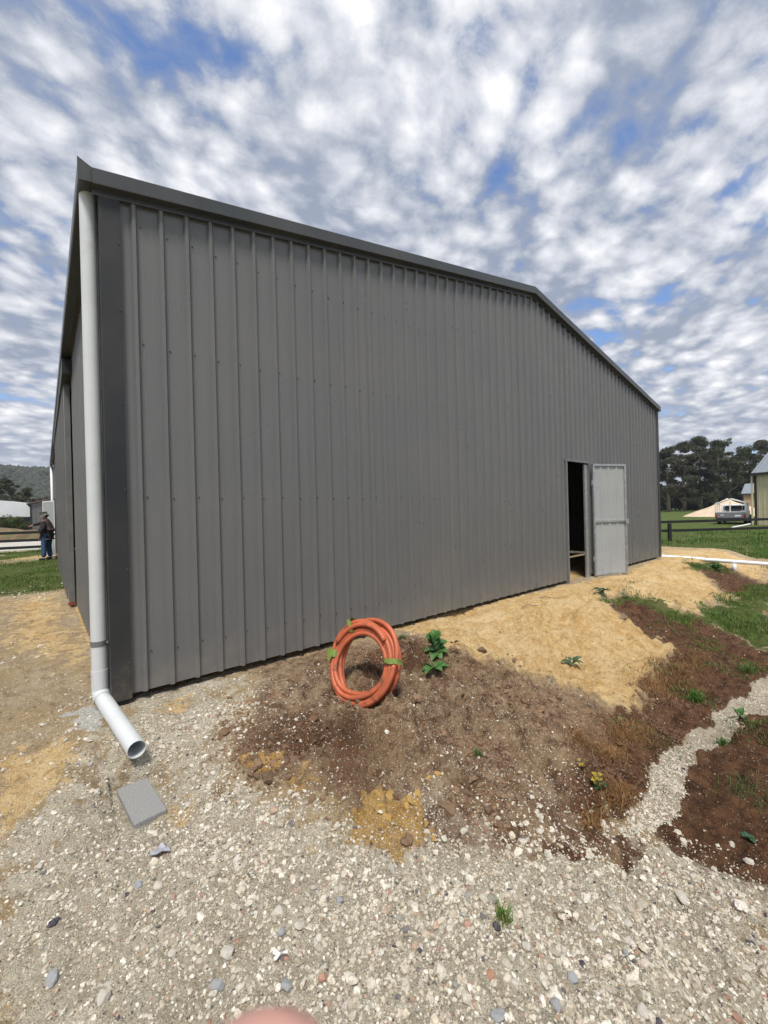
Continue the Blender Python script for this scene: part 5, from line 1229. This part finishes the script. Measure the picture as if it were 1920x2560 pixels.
weed(1790, 1426, spray(16, .17, .05, (0, 45), (.0, .06), 'leafg'), 'low leafy weed growing under the white pipe', k=1.1)
weed(1505, 1500, spray(10, .10, .02, (0, 40), (.0, .03), 'leafd'), 'dark weed sprig at the top of the sandy bank')
for a, b_, lb in ((1330, 1520, 'little dry twig lying on the sand before the door'), (1372, 1497, 'dark thin stick lying across the sand near the door post')):
    x, y = ground_hit(a, b_); o = MB().tube([(-.16, 0, .01), (-.05, .02, .03), (.05, -.01, .015), (.17, .03, .012)], [.004, .005, .005, .002], 6).build('twig', M['bark'], smooth=True); o.location = (x, y, gzs(x, y)); o.rotation_euler = (0, 0, -.7+random.uniform(-.3, .3)); tag(o, lb, 'twig')

# ------------------------------------------------------------------ the person by the far door
def skinned(name, joints, bones, mat, parent, sub=2):
    """one continuous surface grown over a skeleton; joints: name -> (xyz, radius or (rx, ry))"""
    names = list(joints); me_ = bpy.data.meshes.new(name); me_.from_pydata([joints[n][0] for n in names], [(names.index(a), names.index(b_)) for a, b_ in bones], []); me_.update()
    o = bpy.data.objects.new(name, me_); COL.objects.link(o)
    sk = o.modifiers.new('skin', 'SKIN'); sk.use_smooth_shade = True
    for i, n in enumerate(names):
        r_ = joints[n][1]; r_ = r_ if isinstance(r_, tuple) else (r_, r_); me_.skin_vertices[0].data[i].radius = r_; me_.skin_vertices[0].data[i].use_root = (i == 0)
    o.modifiers.new('sub', 'SUBSURF').levels = sub; o.modifiers['sub'].render_levels = sub
    dg = bpy.context.evaluated_depsgraph_get(); dg.update(); nm = bpy.data.meshes.new_from_object(o.evaluated_get(dg)); old = o.data; o.modifiers.clear(); o.data = nm; nm.name = name
    nm.materials.clear(); nm.materials.append(mat); nm.polygons.foreach_set('use_smooth', [True]*len(nm.polygons)); o.parent = parent; return o
pl_ = CAM+14.6*(AR*(116-960)/FPX+AF); pers = empty('person', (pl_[0], pl_[1], gzs(pl_[0], pl_[1])))
tag(pers, 'person in brown jacket and blue jeans pointing left beside the far open door', 'person')
# local frame: +x = facing direction (picture left), +y = his right side (away from viewer)
pers.rotation_euler = (0, 0, math.atan2(-AR[1], -AR[0])+.10)
J = {'pelvis': ((0, 0, .90), (.10, .12)), 'waist': ((.01, 0, 1.05), (.09, .11)), 'chest': ((.02, 0, 1.25), (.10, .12)), 'neckb': ((.045, 0, 1.42), (.07, .07)), 'neck': ((.07, 0, 1.47), (.055, .055)), 'skull': ((.115, 0, 1.56), (.088, .078)), 'crown': ((.12, 0, 1.64), (.075, .068)), 'chin': ((.165, 0, 1.49), (.045, .04)),
 'shR': ((.03, -.17, 1.36), .05), 'elR': ((.31, -.22, 1.31), .045), 'wrR': ((.60, -.20, 1.24), .030), 'haR': ((.67, -.20, 1.21), (.035, .018)),
 'shL': ((.03, .17, 1.36), .05), 'elL': ((-.07, .26, 1.12), .045), 'wrL': ((.06, .24, .92), .030), 'haL': ((.09, .23, .85), (.035, .018)),
 'hipR': ((0, -.10, .86), .095), 'knR': ((.03, -.11, .48), .062), 'anR': ((-.02, -.12, .09), .042), 'hipL': ((0, .10, .86), .095), 'knL': ((.04, .11, .48), .062), 'anL': ((.03, .14, .09), .042)}
B_ = [('pelvis', 'waist'), ('waist', 'chest'), ('chest', 'neckb'), ('neckb', 'neck'), ('neck', 'skull'), ('skull', 'crown'), ('skull', 'chin'), ('chest', 'shR'), ('shR', 'elR'), ('elR', 'wrR'), ('wrR', 'haR'), ('chest', 'shL'), ('shL', 'elL'), ('elL', 'wrL'), ('wrL', 'haL'), ('pelvis', 'hipR'), ('hipR', 'knR'), ('knR', 'anR'), ('pelvis', 'hipL'), ('hipL', 'knL'), ('knL', 'anL')]
# fingers on the pointing hand and the resting hand, rooted in the palm
for s_, hx_, hy_, hz2, dx_, dz_ in (('R', .67, -.20, 1.21, 1, -.30), ('L', .09, .23, .85, .2, -1)):
    for i, (oy, ln) in enumerate(((-.022, .062), (-.007, .072), (.008, .066), (.021, .052))):
        a1, a2 = 'f%s%da' % (s_, i), 'f%s%db' % (s_, i); k_ = 1.0 if (i == 0 and s_ == 'R') else .62
        J[a1] = ((hx_+dx_*.045, hy_+oy, hz2+dz_*.045), .0095); J[a2] = ((hx_+dx_*(.045+ln*k_), hy_+oy, hz2+dz_*(.045+ln*k_)-(1-k_)*.05), .0075); B_ += [('ha'+s_, a1), (a1, a2)]
    J['t'+s_] = ((hx_+dx_*.035, hy_-.034, hz2+dz_*.02+.02), .010); B_ += [('ha'+s_, 't'+s_)]
body = skinned('body', J, B_, M['skin'], pers)
JJ = {'pelvis': ((.01, 0, .90), (.165, .185)), 'hem': ((.01, 0, .80), (.165, .185)), 'waist': ((.0, 0, 1.06), (.155, .185)), 'chest': ((.0, 0, 1.26), (.155, .205)), 'sa': ((.02, -.15, 1.38), .085), 'sb': ((.02, .15, 1.38), .085), 'neckb': ((.02, 0, 1.41), (.085, .10)), 'col': ((.05, 0, 1.47), (.070, .075))}
skinned('jacket', JJ, [('pelvis', 'hem'), ('pelvis', 'waist'), ('waist', 'chest'), ('chest', 'sa'), ('chest', 'sb'), ('chest', 'neckb'), ('neckb', 'col')], M['jacket'], pers)
for s_, a_ in (('R', -1), ('L', 1)):
    skinned('sleeve', {'s': ((.01, a_*.15, 1.39), .088), 'e': (J['el'+s_][0], .072), 'w': (J['wr'+s_][0], .050)}, [('s', 'e'), ('e', 'w')], M['sleeve'], pers)
JT = {'pelvis': ((0, 0, .90), (.14, .17)), 'hR': ((0, -.10, .82), .118), 'kR': ((.03, -.11, .48), .088), 'aR': ((-.02, -.12, .10), .078), 'hL': ((0, .10, .82), .118), 'kL': ((.04, .11, .48), .088), 'aL': ((.03, .14, .10), .078)}
skinned('jeans', JT, [('pelvis', 'hR'), ('hR', 'kR'), ('kR', 'aR'), ('pelvis', 'hL'), ('hL', 'kL'), ('kL', 'aL')], M['jeans'], pers)
for nm, x_, y_ in (('shoe', -.02, -.12), ('shoe', .03, .14)):
    skinned(nm, {'h': ((x_-.05, y_, .045), (.045, .042)), 'm': ((x_+.05, y_, .045), (.045, .045)), 't': ((x_+.16, y_, .035), (.032, .042))}, [('h', 'm'), ('m', 't')], M['shoe'], pers)
hair = skinned('hair', {'a': ((.085, 0, 1.60), (.098, .088)), 'b': ((.10, 0, 1.655), (.090, .080)), 'c': ((.03, 0, 1.55), (.062, .07))}, [('a', 'b'), ('a', 'c')], M['hair'], pers)
for y_ in (-.030, .030): MB().tube([(.192, y_, 1.56), (.203, y_, 1.56)], [.012, .004], 8).build('eye', M['black'], pers)
MB().tube([(.19, 0, 1.555), (.222, 0, 1.525), (.20, 0, 1.515)], [.008, .014, .008], 8).build('nose', M['skin'], pers, smooth=True)
MB().box((.198, -.022, 1.488), (.208, .022, 1.494)).build('mouth', M['rust'], pers)
for y_ in (-.082, .082): MB().tube([(.10, y_-.006, 1.545), (.10, y_+.006, 1.555)], [.012, .022], 10).build('ear', M['skin'], pers, smooth=True)

# ------------------------------------------------------------------ the photographer's fingertip below the lens
def thumb():
    c0 = CAM+.042*(AR*(628-960)/FPX+AU*(1280-2897)/FPX+AF)
    e = empty('fingertip', tuple(c0)); tag(e, 'blurred pink fingertip of the photographer at the bottom edge', 'finger')
    up_ = Vector(AU); bk = -Vector(AF); rr = Vector(AR)
    ax = (up_*-.80+bk*-.15+rr*.35).normalized()
    pts = []; rs = []
    for t, r_ in ((-.0098, .0012), (-.0085, .0048), (-.006, .0080), (-.002, .0102), (.004, .0112), (.012, .0114), (.021, .0108), (.027, .0113), (.034, .0112), (.048, .0118), (.062, .0128)):
        pts.append(ax*t+bk*(.00*t)); rs.append(r_)
    MB().tube(pts, rs, 28).build('finger', M['thumb'], e, smooth=True)
thumb()

# ------------------------------------------------------------------ thin distant haze
hzm = bpy.data.materials.new('haze'); hzm.use_nodes = True; T = NT(hzm.node_tree); T.n.clear()
pv = T.add('ShaderNodeVolumePrincipled', {'Color': (.80, .87, 1.0, 1), 'Density': .0003, 'Anisotropy': .2})
T.l.new(pv.outputs[0], T.add('ShaderNodeOutputMaterial').inputs['Volume'])
o = MB().box((-1700, -1000, -6), (1700, 1800, 160)).build('haze', hzm, kind='stuff'); tag(o, 'thin pale haze in the air over the fields and the hill', 'haze')
